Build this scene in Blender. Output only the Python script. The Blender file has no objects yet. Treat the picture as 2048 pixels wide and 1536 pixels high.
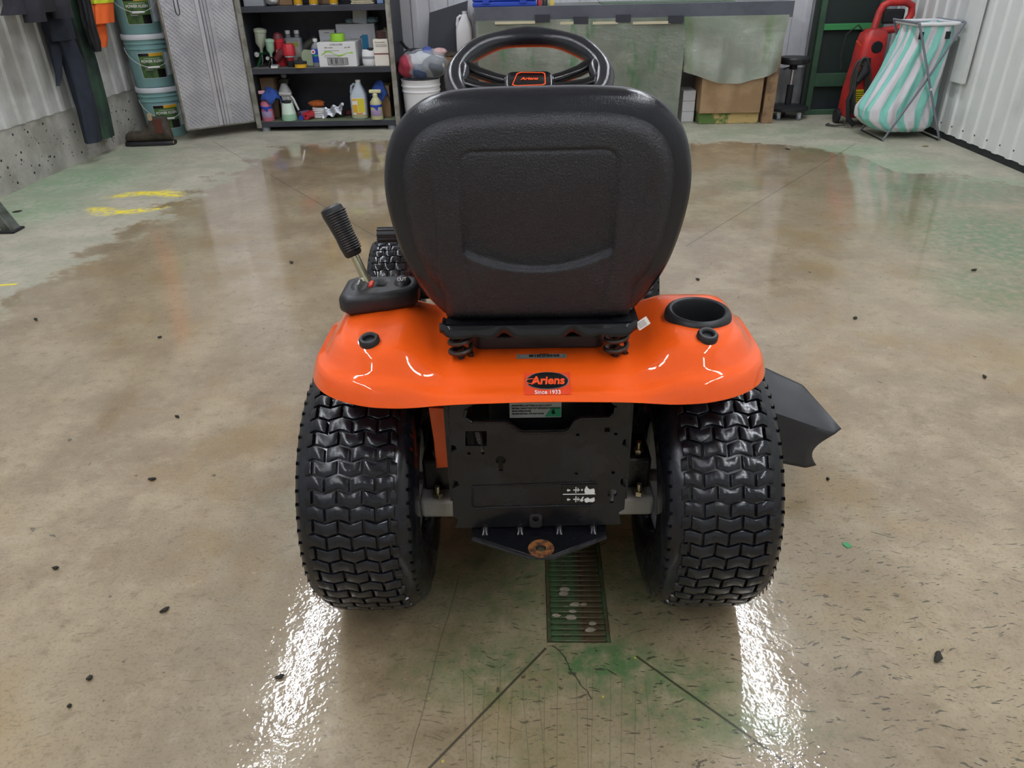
import bpy, bmesh, math, random
import numpy as np
from mathutils import Vector, Matrix
R_ = math.radians
rng = random.Random(7)
scn = bpy.context.scene
COL = scn.collection
# ---------------------------------------------------------------- camera
CAM_F, PITCH, YAW, ROLL, CAM_H = 1480.0, 29.6, 1.85, 1.3, 1.15
_p, _y, _r = R_(PITCH), R_(YAW), R_(ROLL)
_f = Vector((-math.sin(_y)*math.cos(_p), math.cos(_y)*math.cos(_p), -math.sin(_p)))
_rt = Vector((math.cos(_y), math.sin(_y), 0)); _up = _rt.cross(_f)
CR = _rt*math.cos(_r) - _up*math.sin(_r); CU = _up*math.cos(_r) + _rt*math.sin(_r); CF = _f
cam_d = bpy.data.cameras.new('camera'); cam = bpy.data.objects.new('camera', cam_d); COL.objects.link(cam)
cam_d.sensor_width = 36.0; cam_d.lens = CAM_F/2048*36.0; cam_d.clip_start = 0.02; cam_d.clip_end = 100
M = Matrix((CR, CU, -CF)).transposed().to_4x4(); M.translation = (0, 0, CAM_H); cam.matrix_world = M
scn.camera = cam
# ---------------------------------------------------------------- world and exposure
w = bpy.data.worlds.new('sky'); scn.world = w; w.use_nodes = True
w.node_tree.nodes['Background'].inputs[0].default_value = (0.80, 0.88, 1.0, 1)
w.node_tree.nodes['Background'].inputs[1].default_value = 1.4
vs = scn.view_settings
vs.view_transform = 'Standard'; vs.look = 'None'; vs.gamma = 1.0; vs.exposure = 0.72; vs.use_curve_mapping = False
LAMP = 37.0          # emission of the ceiling tubes
cy = scn.cycles; cy.use_adaptive_sampling = True; cy.adaptive_threshold = 0.025; cy.max_bounces = 6; cy.diffuse_bounces = 3; cy.glossy_bounces = 4; cy.transmission_bounces = 4; cy.transparent_max_bounces = 8
cy.caustics_reflective = False; cy.caustics_refractive = False
# ---------------------------------------------------------------- surveying helper: a point of the place at a given depth
def at(x, y, Y):
    d = CR*((x-1024)/CAM_F) - CU*((y-768)/CAM_F) + CF
    return Vector((0, 0, CAM_H)) + d*(Y/d.y)
def atz(x, y, z=0.0):
    d = CR*((x-1024)/CAM_F) - CU*((y-768)/CAM_F) + CF
    return Vector((0, 0, CAM_H)) + d*((z-CAM_H)/d.z)
def atx(x, y, X):
    d = CR*((x-1024)/CAM_F) - CU*((y-768)/CAM_F) + CF
    return Vector((0, 0, CAM_H)) + d*(X/d.x)
def axx(x, Y, z):
    """world X of image column x at depth Y and height z"""
    X = 0.0
    for _ in range(4):
        d = Vector((X, Y, z-CAM_H)); q = d.dot(CF)
        X += ((x-1024)/CAM_F - d.dot(CR)/q)*q/CR.x
    return X
# ---------------------------------------------------------------- materials
def lin(c):
    if isinstance(c, str):
        c = [int(c[i:i+2], 16)/255 for i in (0, 2, 4)]
    return tuple(v/12.92 if v <= 0.04045 else ((v+0.055)/1.055)**2.4 for v in c) + (1,)
MATS = {}
class NT:
    def __init__(s, m): s.t = m.node_tree; s.n = s.t.nodes; s.l = s.t.links
    def new(s, typ, ins=None, **kw):
        n = s.n.new(typ)
        for k, v in kw.items(): setattr(n, k, v)
        for k, v in (ins or {}).items():
            if isinstance(v, bpy.types.NodeSocket): s.l.new(v, n.inputs[k])
            else: n.inputs[k].default_value = v
        return n
    def math(s, op, a, b=None, c=None, clamp=False):
        n = s.n.new('ShaderNodeMath'); n.operation = op; n.use_clamp = clamp
        for i, v in enumerate((a, b, c)):
            if v is None: continue
            if isinstance(v, bpy.types.NodeSocket): s.l.new(v, n.inputs[i])
            else: n.inputs[i].default_value = v
        return n.outputs[0]
    def rng(s, v, a, b, c=0.0, d=1.0, smooth=True):
        n = s.new('ShaderNodeMapRange', {0: v, 1: a, 2: b, 3: c, 4: d})
        n.interpolation_type = 'SMOOTHSTEP' if smooth else 'LINEAR'
        return n.outputs[0]
    def mix(s, f, a, b):
        n = s.n.new('ShaderNodeMix'); n.data_type = 'RGBA'
        for i, v in ((0, f), (6, a), (7, b)):
            if isinstance(v, bpy.types.NodeSocket): s.l.new(v, n.inputs[i])
            else: n.inputs[i].default_value = v
        return n.outputs[2]
    def noise(s, vec, scale, detail=3.0, rough=0.5):
        return s.new('ShaderNodeTexNoise', {'Vector': vec, 'Scale': scale, 'Detail': detail, 'Roughness': rough}).outputs[0]
def mat(name, col, rough=0.5, metal=0.0, col2=None, ns=8.0, lo=0.4, hi=0.6, bump=0.0, bs=200.0, coat=0.0, rvar=0.0, trans=0.0, alpha=1.0, spec=None, emit=0.0, ior=None, sub=0.0, bd=0.002):
    if name in MATS: return MATS[name]
    m = bpy.data.materials.new(name); m.use_nodes = True; t = NT(m)
    b = t.n['Principled BSDF']
    b.inputs['Base Color'].default_value = lin(col); b.inputs['Roughness'].default_value = rough; b.inputs['Metallic'].default_value = metal
    b.inputs['Coat Weight'].default_value = coat; b.inputs['Coat Roughness'].default_value = 0.04
    b.inputs['Transmission Weight'].default_value = trans; b.inputs['Alpha'].default_value = alpha
    if spec is not None: b.inputs['Specular IOR Level'].default_value = spec
    if ior: b.inputs['IOR'].default_value = ior
    if emit:
        b.inputs['Emission Color'].default_value = lin(col); b.inputs['Emission Strength'].default_value = emit
    if col2 or bump or rvar:
        tc = t.new('ShaderNodeTexCoord').outputs['Object']
        if col2:
            f = t.rng(t.noise(tc, ns, 5.0, 0.6), lo, hi)
            t.l.new(t.mix(f, lin(col), lin(col2)), b.inputs['Base Color'])
        if rvar:
            t.l.new(t.rng(t.noise(tc, ns*0.8, 4.0), 0.35, 0.65, max(0.02, rough-rvar), min(1, rough+rvar)), b.inputs['Roughness'])
        if bump:
            bn = t.new('ShaderNodeBump', {'Height': t.noise(tc, bs, 3.0), 'Strength': bump, 'Distance': bd})
            t.l.new(bn.outputs[0], b.inputs['Normal'])
    MATS[name] = m
    return m
# ---------------------------------------------------------------- mesh helpers
class MB:
    def __init__(s): s.v = []; s.f = []; s.mi = []
    def add(s, vs, fs, mi=0):
        o = len(s.v); s.v += [tuple(v) for v in vs]; s.f += [tuple(i+o for i in f) for f in fs]; s.mi += [mi]*len(fs); return s
    def box(s, c, d, rz=0.0, mi=0, rot=None):
        hx, hy, hz = d[0]/2, d[1]/2, d[2]/2
        m = rot if rot is not None else Matrix.Rotation(rz, 3, 'Z')
        vs = [Vector(c) + m @ Vector((x*hx, y*hy, z*hz)) for x, y, z in ((-1,-1,-1),(1,-1,-1),(1,1,-1),(-1,1,-1),(-1,-1,1),(1,-1,1),(1,1,1),(-1,1,1))]
        return s.add(vs, [(3,2,1,0),(4,5,6,7),(0,1,5,4),(1,2,6,5),(2,3,7,6),(3,0,4,7)], mi)
    def bb(s, x0, x1, y0, y1, z0, z1, mi=0):
        return s.box(((x0+x1)/2, (y0+y1)/2, (z0+z1)/2), (abs(x1-x0), abs(y1-y0), abs(z1-z0)), 0, mi)
    def rings(s, rs, closed=True, cap0=True, cap1=True, mi=0):
        n = len(rs[0]); vs = [p for r in rs for p in r]; fs = []
        for k in range(len(rs)-1):
            for i in range(n if closed else n-1):
                j = (i+1) % n
                fs.append((k*n+i, k*n+j, (k+1)*n+j, (k+1)*n+i))
        if cap0: fs.append(tuple(range(n-1, -1, -1)))
        if cap1: fs.append(tuple((len(rs)-1)*n+i for i in range(n)))
        return s.add(vs, fs, mi)
    def cyl(s, p0, p1, r0, r1=None, n=16, caps=True, mi=0):
        r1 = r0 if r1 is None else r1
        p0, p1 = Vector(p0), Vector(p1); d = (p1-p0).normalized()
        a = d.orthogonal().normalized(); b = d.cross(a)
        ring = lambda p, r: [p + a*(r*math.cos(2*math.pi*i/n)) + b*(r*math.sin(2*math.pi*i/n)) for i in range(n)]
        return s.rings([ring(p0, r0), ring(p1, r1)], True, caps, caps, mi)
    def tube(s, pts, r, n=10, mi=0, closed=False, flat=None):
        pts = [Vector(p) for p in pts]; rs = []; a = None
        N = len(pts)
        for i, p in enumerate(pts):
            if closed: d = pts[(i+1) % N]-pts[i-1]
            else: d = pts[min(i+1, N-1)]-pts[max(i-1, 0)]
            d.normalize()
            if a is None: a = d.orthogonal().normalized()
            a = (a - d*a.dot(d)).normalized(); b = d.cross(a)
            rr = r[i] if isinstance(r, (list, tuple)) else r
            rs.append([p + a*(rr*math.cos(2*math.pi*k/n)) + b*(rr*(flat or 1)*math.sin(2*math.pi*k/n)) for k in range(n)])
        if closed: rs.append(rs[0])
        return s.rings(rs, True, not closed, not closed, mi)
    def lathe(s, prof, n=32, c=(0,0,0), axis='z', mi=0, a0=0.0, a1=2*math.pi):
        full = abs(a1-a0-2*math.pi) < 1e-6
        m = n if full else n+1; rs = []
        for r, h in prof:
            ring = []
            for i in range(m):
                t = a0+(a1-a0)*i/n; x, y = r*math.cos(t), r*math.sin(t)
                ring.append((c[0]+x, c[1]+y, c[2]+h) if axis == 'z' else ((c[0]+h, c[1]+x, c[2]+y) if axis == 'x' else (c[0]+x, c[1]+h, c[2]+y)))
            rs.append(ring)
        return s.rings(rs, full, prof[0][0] > 1e-5 and full and False, False, mi)
    def grid(s, fn, nu, nv, mi=0, skip=None, mif=None):
        vs = [fn(i/nu, j/nv) for j in range(nv+1) for i in range(nu+1)]; fs = []; ms = []
        for j in range(nv):
            for i in range(nu):
                f = (j*(nu+1)+i, j*(nu+1)+i+1, (j+1)*(nu+1)+i+1, (j+1)*(nu+1)+i)
                if skip:
                    cc = sum((Vector(vs[k]) for k in f), Vector())/4
                    if skip(cc): continue
                fs.append(f); ms.append(mif(i, j) if mif else mi)
        o = len(s.f); s.add(vs, fs, mi)
        s.mi[o:] = ms
        return s
    def build(s, name, m, parent=None, smooth=True, bevel=0.0, bseg=2, solid=0.0, sub=0, ang=40, weld=True):
        me = bpy.data.meshes.new(name); me.from_pydata(s.v, [], s.f)
        mm = m if isinstance(m, (list, tuple)) else [m]
        for q in mm: me.materials.append(q)
        if len(mm) > 1: me.polygons.foreach_set('material_index', s.mi)
        bm = bmesh.new(); bm.from_mesh(me)
        if weld: bmesh.ops.remove_doubles(bm, verts=bm.verts, dist=1e-6)
        if not solid: bmesh.ops.recalc_face_normals(bm, faces=bm.faces)
        bm.to_mesh(me); bm.free()
        if smooth:
            me.polygons.foreach_set('use_smooth', [True]*len(me.polygons))
            try: me.set_sharp_from_angle(angle=R_(ang))
            except Exception: pass
        o = bpy.data.objects.new(name, me); COL.objects.link(o)
        if parent: o.parent = parent
        if solid:
            q = o.modifiers.new('s', 'SOLIDIFY'); q.thickness = abs(solid); q.offset = 1 if solid > 0 else -1
        if bevel:
            q = o.modifiers.new('b', 'BEVEL'); q.width = bevel; q.segments = bseg; q.limit_method = 'ANGLE'; q.angle_limit = R_(35)
        if sub:
            q = o.modifiers.new('u', 'SUBSURF'); q.levels = sub; q.render_levels = sub
        return o
def tag(o, label, cat, group=None, kind=None):
    o['label'] = label; o['category'] = cat
    if group: o['group'] = group
    if kind: o['kind'] = kind
    return o
def struct(o, label=None):
    o['kind'] = 'structure'
    if label: o['label'] = label
    return o
def thing(name, label, cat, loc=(0,0,0), rz=0.0, group=None):
    o = bpy.data.objects.new(name, None); COL.objects.link(o); o.location = loc; o.rotation_euler = (0, 0, rz); o.empty_display_size = 0.05
    return tag(o, label, cat, group)
def eval_mesh(ob):
    dg = bpy.context.evaluated_depsgraph_get(); dg.update()
    me = bpy.data.meshes.new_from_object(ob.evaluated_get(dg)); return me
def plate(name, outline, holes, th, m, parent=None, bevel=0.0, loc=(0,0,0), rot=(0,0,0), fn=None):
    """flat plate from a 2-D outline with holes; outline in its own xy, th along z"""
    cu = bpy.data.curves.new(name, 'CURVE'); cu.dimensions = '2D'; cu.fill_mode = 'BOTH'; cu.extrude = max(0, th/2-bevel); cu.bevel_depth = bevel; cu.bevel_resolution = 2
    for poly in [outline]+list(holes):
        sp = cu.splines.new('POLY'); sp.points.add(len(poly)-1); sp.use_cyclic_u = True
        for q, (x, y) in zip(sp.points, poly): q.co = (x, y, 0, 1)
    tmp = bpy.data.objects.new('tmp', cu); COL.objects.link(tmp)
    me = eval_mesh(tmp); bpy.data.objects.remove(tmp); bpy.data.curves.remove(cu)
    me.name = name; me.materials.clear(); me.materials.append(m)
    if fn:
        for v in me.vertices: v.co = fn(v.co)
    o = bpy.data.objects.new(name, me); COL.objects.link(o); o.location = loc; o.rotation_euler = rot
    if parent: o.parent = parent
    return o
def text(s, size, m, parent=None, loc=(0,0,0), rot=(0,0,0), name='lettering', depth=0.0004, shear=0.0, xs=1.0, fn=None, align='CENTER', bold=0.0):
    cu = bpy.data.curves.new(name, 'FONT'); cu.body = s; cu.size = size; cu.align_x = align; cu.align_y = 'CENTER'; cu.extrude = depth; cu.shear = shear; cu.offset = bold
    cu.resolution_u = 3
    tmp = bpy.data.objects.new('tmp', cu); COL.objects.link(tmp)
    me = eval_mesh(tmp); bpy.data.objects.remove(tmp); bpy.data.curves.remove(cu)
    me.name = name; me.materials.clear(); me.materials.append(m)
    for v in me.vertices:
        v.co.x *= xs
        if fn: v.co = fn(v.co)
    o = bpy.data.objects.new(name, me); COL.objects.link(o); o.location = loc; o.rotation_euler = rot
    if parent: o.parent = parent
    return o
def rrect(w, h, r, n=6, cx=0, cy=0):
    pts = []
    for sx, sy, a in ((1,1,0),(-1,1,90),(-1,-1,180),(1,-1,270)):
        for k in range(n+1):
            t = R_(a+90*k/n); pts.append((cx+sx*(w/2-r)+r*math.cos(t), cy+sy*(h/2-r)+r*math.sin(t)))
    return pts
def circ(cx, cy, r, n=20, ry=None):
    return [(cx+r*math.cos(2*math.pi*i/n), cy+(ry or r)*math.sin(2*math.pi*i/n)) for i in range(n)]
def sm(x, a, b):
    t = min(1, max(0, (x-a)/(b-a))); return t*t*(3-2*t)
def copy_tree(o, parent=None):
    c = o.copy(); COL.objects.link(c)
    if parent: c.parent = parent
    for ch in o.children: copy_tree(ch, c)
    return c
# ================================================================ SETTING
XL, XR, YB, YF, ZC = -3.15, 2.94, 6.74, -4.2, 3.5
def floor_material():
    m = bpy.data.materials.new('wet_concrete'); m.use_nodes = True; t = NT(m); b = t.n['Principled BSDF']
    P = t.new('ShaderNodeTexCoord').outputs['Object']
    sp = t.new('ShaderNodeSeparateXYZ', {0: P}); X, Y = sp.outputs[0], sp.outputs[1]
    n1 = t.noise(P, 0.9, 4.0, 0.6); n2 = t.noise(P, 4.5, 5.0, 0.65); n3 = t.noise(P, 28.0, 4.0, 0.6)
    def ell(x, y, rx, ry, soft=0.6, wob=0.5):
        c = atz(x, y)
        dx = t.math('DIVIDE', t.math('SUBTRACT', X, c.x), rx); dy = t.math('DIVIDE', t.math('SUBTRACT', Y, c.y), ry)
        d = t.math('SQRT', t.math('ADD', t.math('MULTIPLY', dx, dx), t.math('MULTIPLY', dy, dy)))
        return t.math('ADD', d, t.math('MULTIPLY', t.math('SUBTRACT', n2, 0.5), wob))
    def blob(x, y, rx, ry, k=1.0, soft=0.8, wob=0.9):
        return t.math('MULTIPLY', t.rng(ell(x, y, rx, ry, wob=wob), 1.0, 1.0-soft, 0.0, 1.0), k)
    def line(p0, p1, w, wob=0.0):
        a, c = atz(*p0), atz(*p1); d = (c-a); L = d.length; d /= L; nx, ny = -d.y, d.x
        e = t.math('ADD', t.math('MULTIPLY', t.math('SUBTRACT', X, a.x), nx), t.math('MULTIPLY', t.math('SUBTRACT', Y, a.y), ny))
        if wob: e = t.math('ADD', e, t.math('MULTIPLY', t.math('SUBTRACT', n2, 0.5), wob))
        al = t.math('ADD', t.math('MULTIPLY', t.math('SUBTRACT', X, a.x), d.x), t.math('MULTIPLY', t.math('SUBTRACT', Y, a.y), d.y))
        ins = t.math('MULTIPLY', t.math('GREATER_THAN', al, 0.0), t.math('LESS_THAN', al, L))
        return t.math('MULTIPLY', t.rng(t.math('ABSOLUTE', e), w, w*0.35, 0, 1), ins)
    def mx(a, c): return t.math('MAXIMUM', a, c)
    # base browns
    col = t.mix(t.rng(n1, 0.35, 0.65), lin('86745a'), lin('98886e'))
    col = t.mix(t.rng(n2, 0.38, 0.68), col, lin('a49478'))
    col = t.mix(t.math('MULTIPLY', t.rng(n3, 0.52, 0.75), 0.55), col, lin('6f6044'))
    col = t.mix(t.math('MULTIPLY', t.rng(n3, 0.46, 0.25), 0.35), col, lin('b3a68c'))
    col = t.mix(t.math('MULTIPLY', t.rng(t.noise(P, 2.1, 4.0, 0.6), 0.5, 0.66), 0.55), col, lin('92784a'))
    col = t.mix(t.math('MULTIPLY', t.rng(t.noise(P, 150.0, 2.0, 0.6), 0.5, 0.72), 0.38), col, lin('5f5238'))
    # dry, pale strip along the walls: wet edge given as Y over X
    cr = t.new('ShaderNodeValToRGB', {0: t.rng(X, -3.2, 3.0, 0, 1, False)})
    pts = [(300, 285), (450, 300), (600, 288), (800, 280), (1390, 286), (1600, 292), (1720, 312), (1790, 345), (1900, 352), (2040, 372)]
    W = [atz(*p) for p in pts]
    els = cr.color_ramp.elements
    while len(els) < len(W): els.new(0.5)
    for e, q in zip(els, W):
        e.position = min(1, max(0, (q.x+3.2)/6.2)); v = q.y/10.0; e.color = (v, v, v, 1)
    yb = t.math('MULTIPLY', cr.outputs[0], 10.0)
    p0, p1 = atz(0, 610), atz(420, 372); dl = (p1-p0).normalized()
    sl = t.math('ADD', t.math('MULTIPLY', t.math('SUBTRACT', X, p0.x), -dl.y), t.math('MULTIPLY', t.math('SUBTRACT', Y, p0.y), dl.x))
    dd = t.math('ADD', t.math('MAXIMUM', t.math('SUBTRACT', Y, yb), sl), t.math('ADD', t.math('MULTIPLY', t.math('SUBTRACT', n2, 0.5), 0.9), t.math('MULTIPLY', t.math('SUBTRACT', n3, 0.5), 0.25)))
    dry = t.rng(dd, -0.07, 0.07)
    drycol = t.mix(t.rng(n2, 0.35, 0.65), lin('b2ad9c'), lin('9c9a88'))
    drycol = t.mix(t.math('MULTIPLY', t.rng(n3, 0.5, 0.7), 0.4), drycol, lin('807f70'))
    # grit bits and straw
    # green overspray
    g = blob(1210, 1325, 0.19, 0.10, 1.0)
    for a in ((1000, 1340, .26, .14, .6), (1340, 1380, .22, .12, .75), (1450, 1450, .22, .07, .65), (640, 1005, .2, .1, .25), (1090, 1150, .34, .28, .55), (1260, 1120, .16, .34, .55), (950, 1180, .2, .2, .4),
              (2010, 480, .6, .95, 1.0), (1920, 380, .7, .45, .95), (1980, 580, .35, .4, .7), (1800, 330, .5, .4, .55), (1520, 265, 1.4, .45, .3), (1700, 300, .5, .3, .55), (1480, 370, .15, .2, .5),
              (150, 360, .7, .8, .8), (60, 420, .45, .5, .7), (260, 310, .5, .4, .45), (1150, 1500, .3, .15, .2)):
        g = mx(g, blob(*a))
    g = t.math('MULTIPLY', g, t.rng(t.math('ADD', t.math('MULTIPLY', n3, .6), t.math('MULTIPLY', n2, .4)), 0.38, 0.58, 0.25, 1.0))
    base = t.mix(dry, col, drycol)
    base = t.mix(t.math('MULTIPLY', g, 0.85), base, t.mix(dry, lin('43703f'), lin('739f76')))
    # yellow spray outline of a box: two bars of a ring
    er = ell(272, 404, 0.25, 0.25, wob=0.8)
    ringm = t.math('MULTIPLY', t.math('MULTIPLY', t.rng(er, 1.15, 0.85), t.rng(er, 0.45, 0.75)), t.rng(t.math('ADD', n3, t.math('MULTIPLY', n2, .6)), .62, .9))
    cy = atz(270, 404).y
    bars = t.rng(t.math('ABSOLUTE', t.math('SUBTRACT', Y, cy)), 0.07, 0.13)
    yel = mx(t.math('MULTIPLY', ringm, bars), line((-20, 572), (34, 568), 0.012, 0.03))
    ysp = t.math('MULTIPLY', t.rng(t.noise(P, 55.0, 1.0), 0.76, 0.8), mx(mx(blob(1130, 1400, .5, .3, 1), blob(1560, 1270, .25, .15, 1)), blob(1350, 1260, .3, .08, 1)))
    base = t.mix(t.math('MULTIPLY', mx(yel, t.math('MULTIPLY', ysp, 0.7)), 0.93), base, lin('f2dd1e'))
    # saw cuts and cracks running to the drain
    cuts = line((1092, 1296), (850, 1545), 0.0035)
    for a in (((1272, 1312), (1600, 1545), 0.0035), ((1372, 492), (1710, 288), 0.007), ((790, 496), (425, 282), 0.007)):
        cuts = mx(cuts, t.math('MULTIPLY', line(*a), 1.0 if a[2] < .005 else 0.45))
    cuts = mx(cuts, line((1106, 1290), (1180, 1400), 0.0022, 0.06))
    scr = line((812, 1545), (918, 1150), 0.0016, 0.015)
    for k in range(16):
        x = 930+k*24+rng.uniform(-9, 9); y = 1330+rng.uniform(0, 60)
        scr = mx(scr, t.math('MULTIPLY', line((x, y), (x+rng.uniform(-10, 16), 1545), 0.0011, 0.006), 0.7))
    wv = t.new('ShaderNodeTexNoise', {'Vector': P, 'Scale': 9.0, 'Detail': 1.0}).outputs[1]
    PW = t.new('ShaderNodeVectorMath', {0: P, 1: t.new('ShaderNodeVectorMath', {0: wv, 3: 0.09}, operation='SCALE').outputs[0]}, operation='ADD').outputs[0]
    stretch = t.new('ShaderNodeMapping', {0: PW, 2: (0, 0, 0.6), 3: (24, 120, 1)}).outputs[0]
    stretch2 = t.new('ShaderNodeMapping', {0: PW, 2: (0, 0, -1.1), 3: (34, 150, 1)}).outputs[0]
    straw = mx(t.rng(t.noise(stretch, 1.0, 3.0, 0.55), 0.635, 0.67), t.rng(t.noise(stretch2, 1.0, 3.0, 0.55), 0.63, 0.665))
    near = t.rng(Y, 2.2, 1.0, 0.0, 1.0)
    straw = t.math('MULTIPLY', straw, t.math('MULTIPLY', near, t.rng(t.math('ADD', X, t.math('MULTIPLY', t.math('SUBTRACT', n1, .5), 1.5)), -0.7, 0.3, 0.25, 0.75)))
    specks = t.math('MULTIPLY', t.rng(t.noise(P, 34.0, 2.0), 0.72, 0.76), 0.7)
    dark = mx(mx(t.math('MULTIPLY', cuts, 0.85), t.math('MULTIPLY', scr, 0.5)), mx(straw, specks))
    base = t.mix(dark, base, lin('2b2a1f'))
    pale = t.math('MULTIPLY', t.rng(t.noise(P, 17.0, 4.0, 0.7), 0.66, 0.72), mx(mx(blob(520, 1060, .3, .35, 1), blob(1650, 640, .8, .5, .7)), blob(640, 1290, .25, .3, 1)))
    base = t.mix(t.math('MULTIPLY', pale, 0.55), base, lin('c9bda6'))
    t.l.new(base, b.inputs['Base Color'])
    # wet film: smooth where the water stands, rough where it has dried
    wet = t.math('SUBTRACT', 1.0, dry)
    rwet = t.rng(t.math('ADD', t.math('MULTIPLY', n1, 0.6), t.math('MULTIPLY', n2, 0.4)), 0.36, 0.62, 0.02, 0.12)
    t.l.new(t.math('ADD', t.math('MULTIPLY', wet, 0.42), t.math('MULTIPLY', dry, 0.62)), b.inputs['Roughness'])
    t.l.new(wet, b.inputs['Coat Weight']); t.l.new(rwet, b.inputs['Coat Roughness']); b.inputs['Coat IOR'].default_value = 1.45
    b.inputs['Specular IOR Level'].default_value = 0.5
    # relief
    hgt = t.math('ADD', t.math('MULTIPLY', t.noise(P, 130.0, 1.0), 0.35), t.noise(P, 42.0, 2.0, 0.55))
    bstr = t.math('ADD', t.math('MULTIPLY', near, 0.075), 0.02)
    bn = t.new('ShaderNodeBump', {'Height': hgt, 'Strength': bstr, 'Distance': 0.006})
    t.l.new(bn.outputs[0], b.inputs['Normal']); t.l.new(bn.outputs[0], b.inputs['Coat Normal'])
    return m
GX0, GX1, GY0, GY1 = 0.0245, 0.1485, 1.004, 1.50
fb = MB()
for x0, x1, y0, y1 in ((XL-.1, GX0, YF, YB+.1), (GX1, XR+.1, YF, YB+.1), (GX0, GX1, YF, GY0), (GX0, GX1, GY1, YB+.1)):
    fb.add([(x0, y0, 0), (x1, y0, 0), (x1, y1, 0), (x0, y1, 0)], [(0, 1, 2, 3)])
for q in ([(GX0, GY0), (GX1, GY0)], [(GX1, GY0), (GX1, GY1)], [(GX1, GY1), (GX0, GY1)], [(GX0, GY1), (GX0, GY0)]):
    (a, c), (d, e) = q
    fb.add([(a, c, 0), (d, e, 0), (d, e, -0.09), (a, c, -0.09)], [(0, 1, 2, 3)])
fb.add([(GX0, GY0, -.09), (GX1, GY0, -.09), (GX1, GY1, -.09), (GX0, GY1, -.09)], [(0, 1, 2, 3)])
floor = struct(fb.build('floor', floor_material(), smooth=False))
# corrugated sheets
def rib_profile(L, period=0.152, depth=0.014):
    pts = []; s = 0.0
    while s < L-1e-6:
        for u, d in ((0, 0), (.045, 0), (.057, depth), (.095, depth), (.107, 0)):
            if s+u <= L: pts.append((s+u, d))
        s += period
    pts.append((L, 0)); return pts
m_metal_l = mat('white_sheet_worn', 'c9c9c8', 0.38, 0.0, 'a3a19b', 3.0, 0.42, 0.75, rvar=0.1)
m_metal_r = mat('white_sheet', 'dfe1df', 0.42, 0.0, 'c3c4be', 2.5, 0.45, 0.8, rvar=0.1)
m_metal_b = mat('white_sheet_back', 'd3d4da', 0.38, 0.0, 'bfc0c6', 3.0, 0.45, 0.8)
m_conc = mat('footing_concrete', 'b0ada5', 0.85, 0.0, '918e86', 4.0, 0.42, 0.68, bump=0.5, bs=35.0, bd=0.01)
m_conc_b = mat('footing_concrete_back', 'a2a2a2', 0.7, 0.0, '77777a', 3.0, 0.4, 0.7, bump=0.2, bs=40.0)
m_dark = mat('dark_gap', '26282a', 0.8)
m_screw = mat('screw_heads', '55534f', 0.5, 0.6)
def sheets(parent, axis, pos, s0, s1, z0, z1, m, inward, width=0.912):
    s = s0
    while s < s1-0.05:
        L = min(width, s1-s); pr = rib_profile(L); mb = MB()
        vs = []
        for z in (z0, z1):
            for u, d in pr:
                vs.append((pos+inward*d, s+u, z) if axis == 'x' else (s+u, pos+inward*d, z))
        n = len(pr)
        mb.add(vs, [(i, i+1, n+i+1, n+i) for i in range(n-1)])
        mb.build('metal_sheet', m, parent, smooth=False, solid=0.002)
        s += width
wl = struct(MB().bb(XL-.16, XL, YF, YB, 0, 0.36).build('wall_left', m_conc, smooth=False))
pits = MB()
for k in range(150):
    yy, zz, rr = rng.uniform(3.6, 6.1), rng.uniform(0.04, 0.33), rng.choice((.003, .004, .005, .008))
    pits.cyl((XL-.004, yy, zz), (XL+.0012, yy, zz), rr, n=7)
po = pits.build('pits', m_dark, wl); po['kind'] = 'stuff'
sheets(wl, 'x', XL+.004, 2.2, YB, 0.35, ZC, m_metal_l, 1)
sheets(wl, 'x', XL+.004, YF, 2.2, 0.35, ZC, m_metal_l, 1, 2.4)
wr = struct(MB().bb(XR, XR+.16, YF, YB, 0, 0.055).build('wall_right', m_dark, smooth=False))
sheets(wr, 'x', XR-.004, 2.2, YB, 0.045, ZC, m_metal_r, -1)
sheets(wr, 'x', XR-.004, YF, 2.2, 0.045, ZC, m_metal_r, -1, 2.4)
sc = MB()
for k in range(14):
    for z in (0.10,):
        sc.cyl((XR-.004, 3.9+.152*k+.02, z), (XR-.009, 3.9+.152*k+.02, z), 0.006, n=8)
so = sc.build('screws', m_screw, wr); so['kind'] = 'stuff'
sc = MB()
for k in range(10):
    sc.cyl((XL+.004, 3.8+.304*k+.02, 0.42), (XL+.009, 3.8+.304*k+.02, 0.42), 0.007, n=8)
so = sc.build('screws', m_screw, wl); so['kind'] = 'stuff'
wb = struct(MB().bb(XL, XR, YB, YB+.16, 0, 0.36).build('wall_back', m_conc_b, smooth=False))
sheets(wb, 'y', YB-.004, XL, XR, 0.35, ZC, m_metal_b, -1)
m_ceil = mat('ceiling_white', 'd9dad8', 0.6)
struct(MB().bb(XL-.1, XR+.1, YF, YB+.1, ZC, ZC+.1).build('ceiling', m_ceil, smooth=False))
# front wall, behind the photographer, with an unseen overhead door added shut against daylight reflections
wf = struct(MB().bb(XL-.1, -1.9, YF-.12, YF, 0, ZC).build('wall_front', m_metal_r, smooth=False))
MB().bb(1.7, XR+.1, YF-.12, YF, 0, ZC).build('jamb_side', m_metal_r, wf, smooth=False)
MB().bb(-1.9, 1.7, YF-.12, YF, 2.5, ZC).build('header', m_metal_r, wf, smooth=False)
d1 = struct(MB().bb(-1.9, 1.7, YF-.08, YF-.06, 0, 2.5).build('added_door', m_metal_r, smooth=False))
for k in range(5): MB().bb(-1.88, 1.68, YF-.06, YF-.03, .01+.5*k, .485+.5*k).build('added_door_panel', m_metal_r, d1, smooth=False, bevel=.006)
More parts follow.
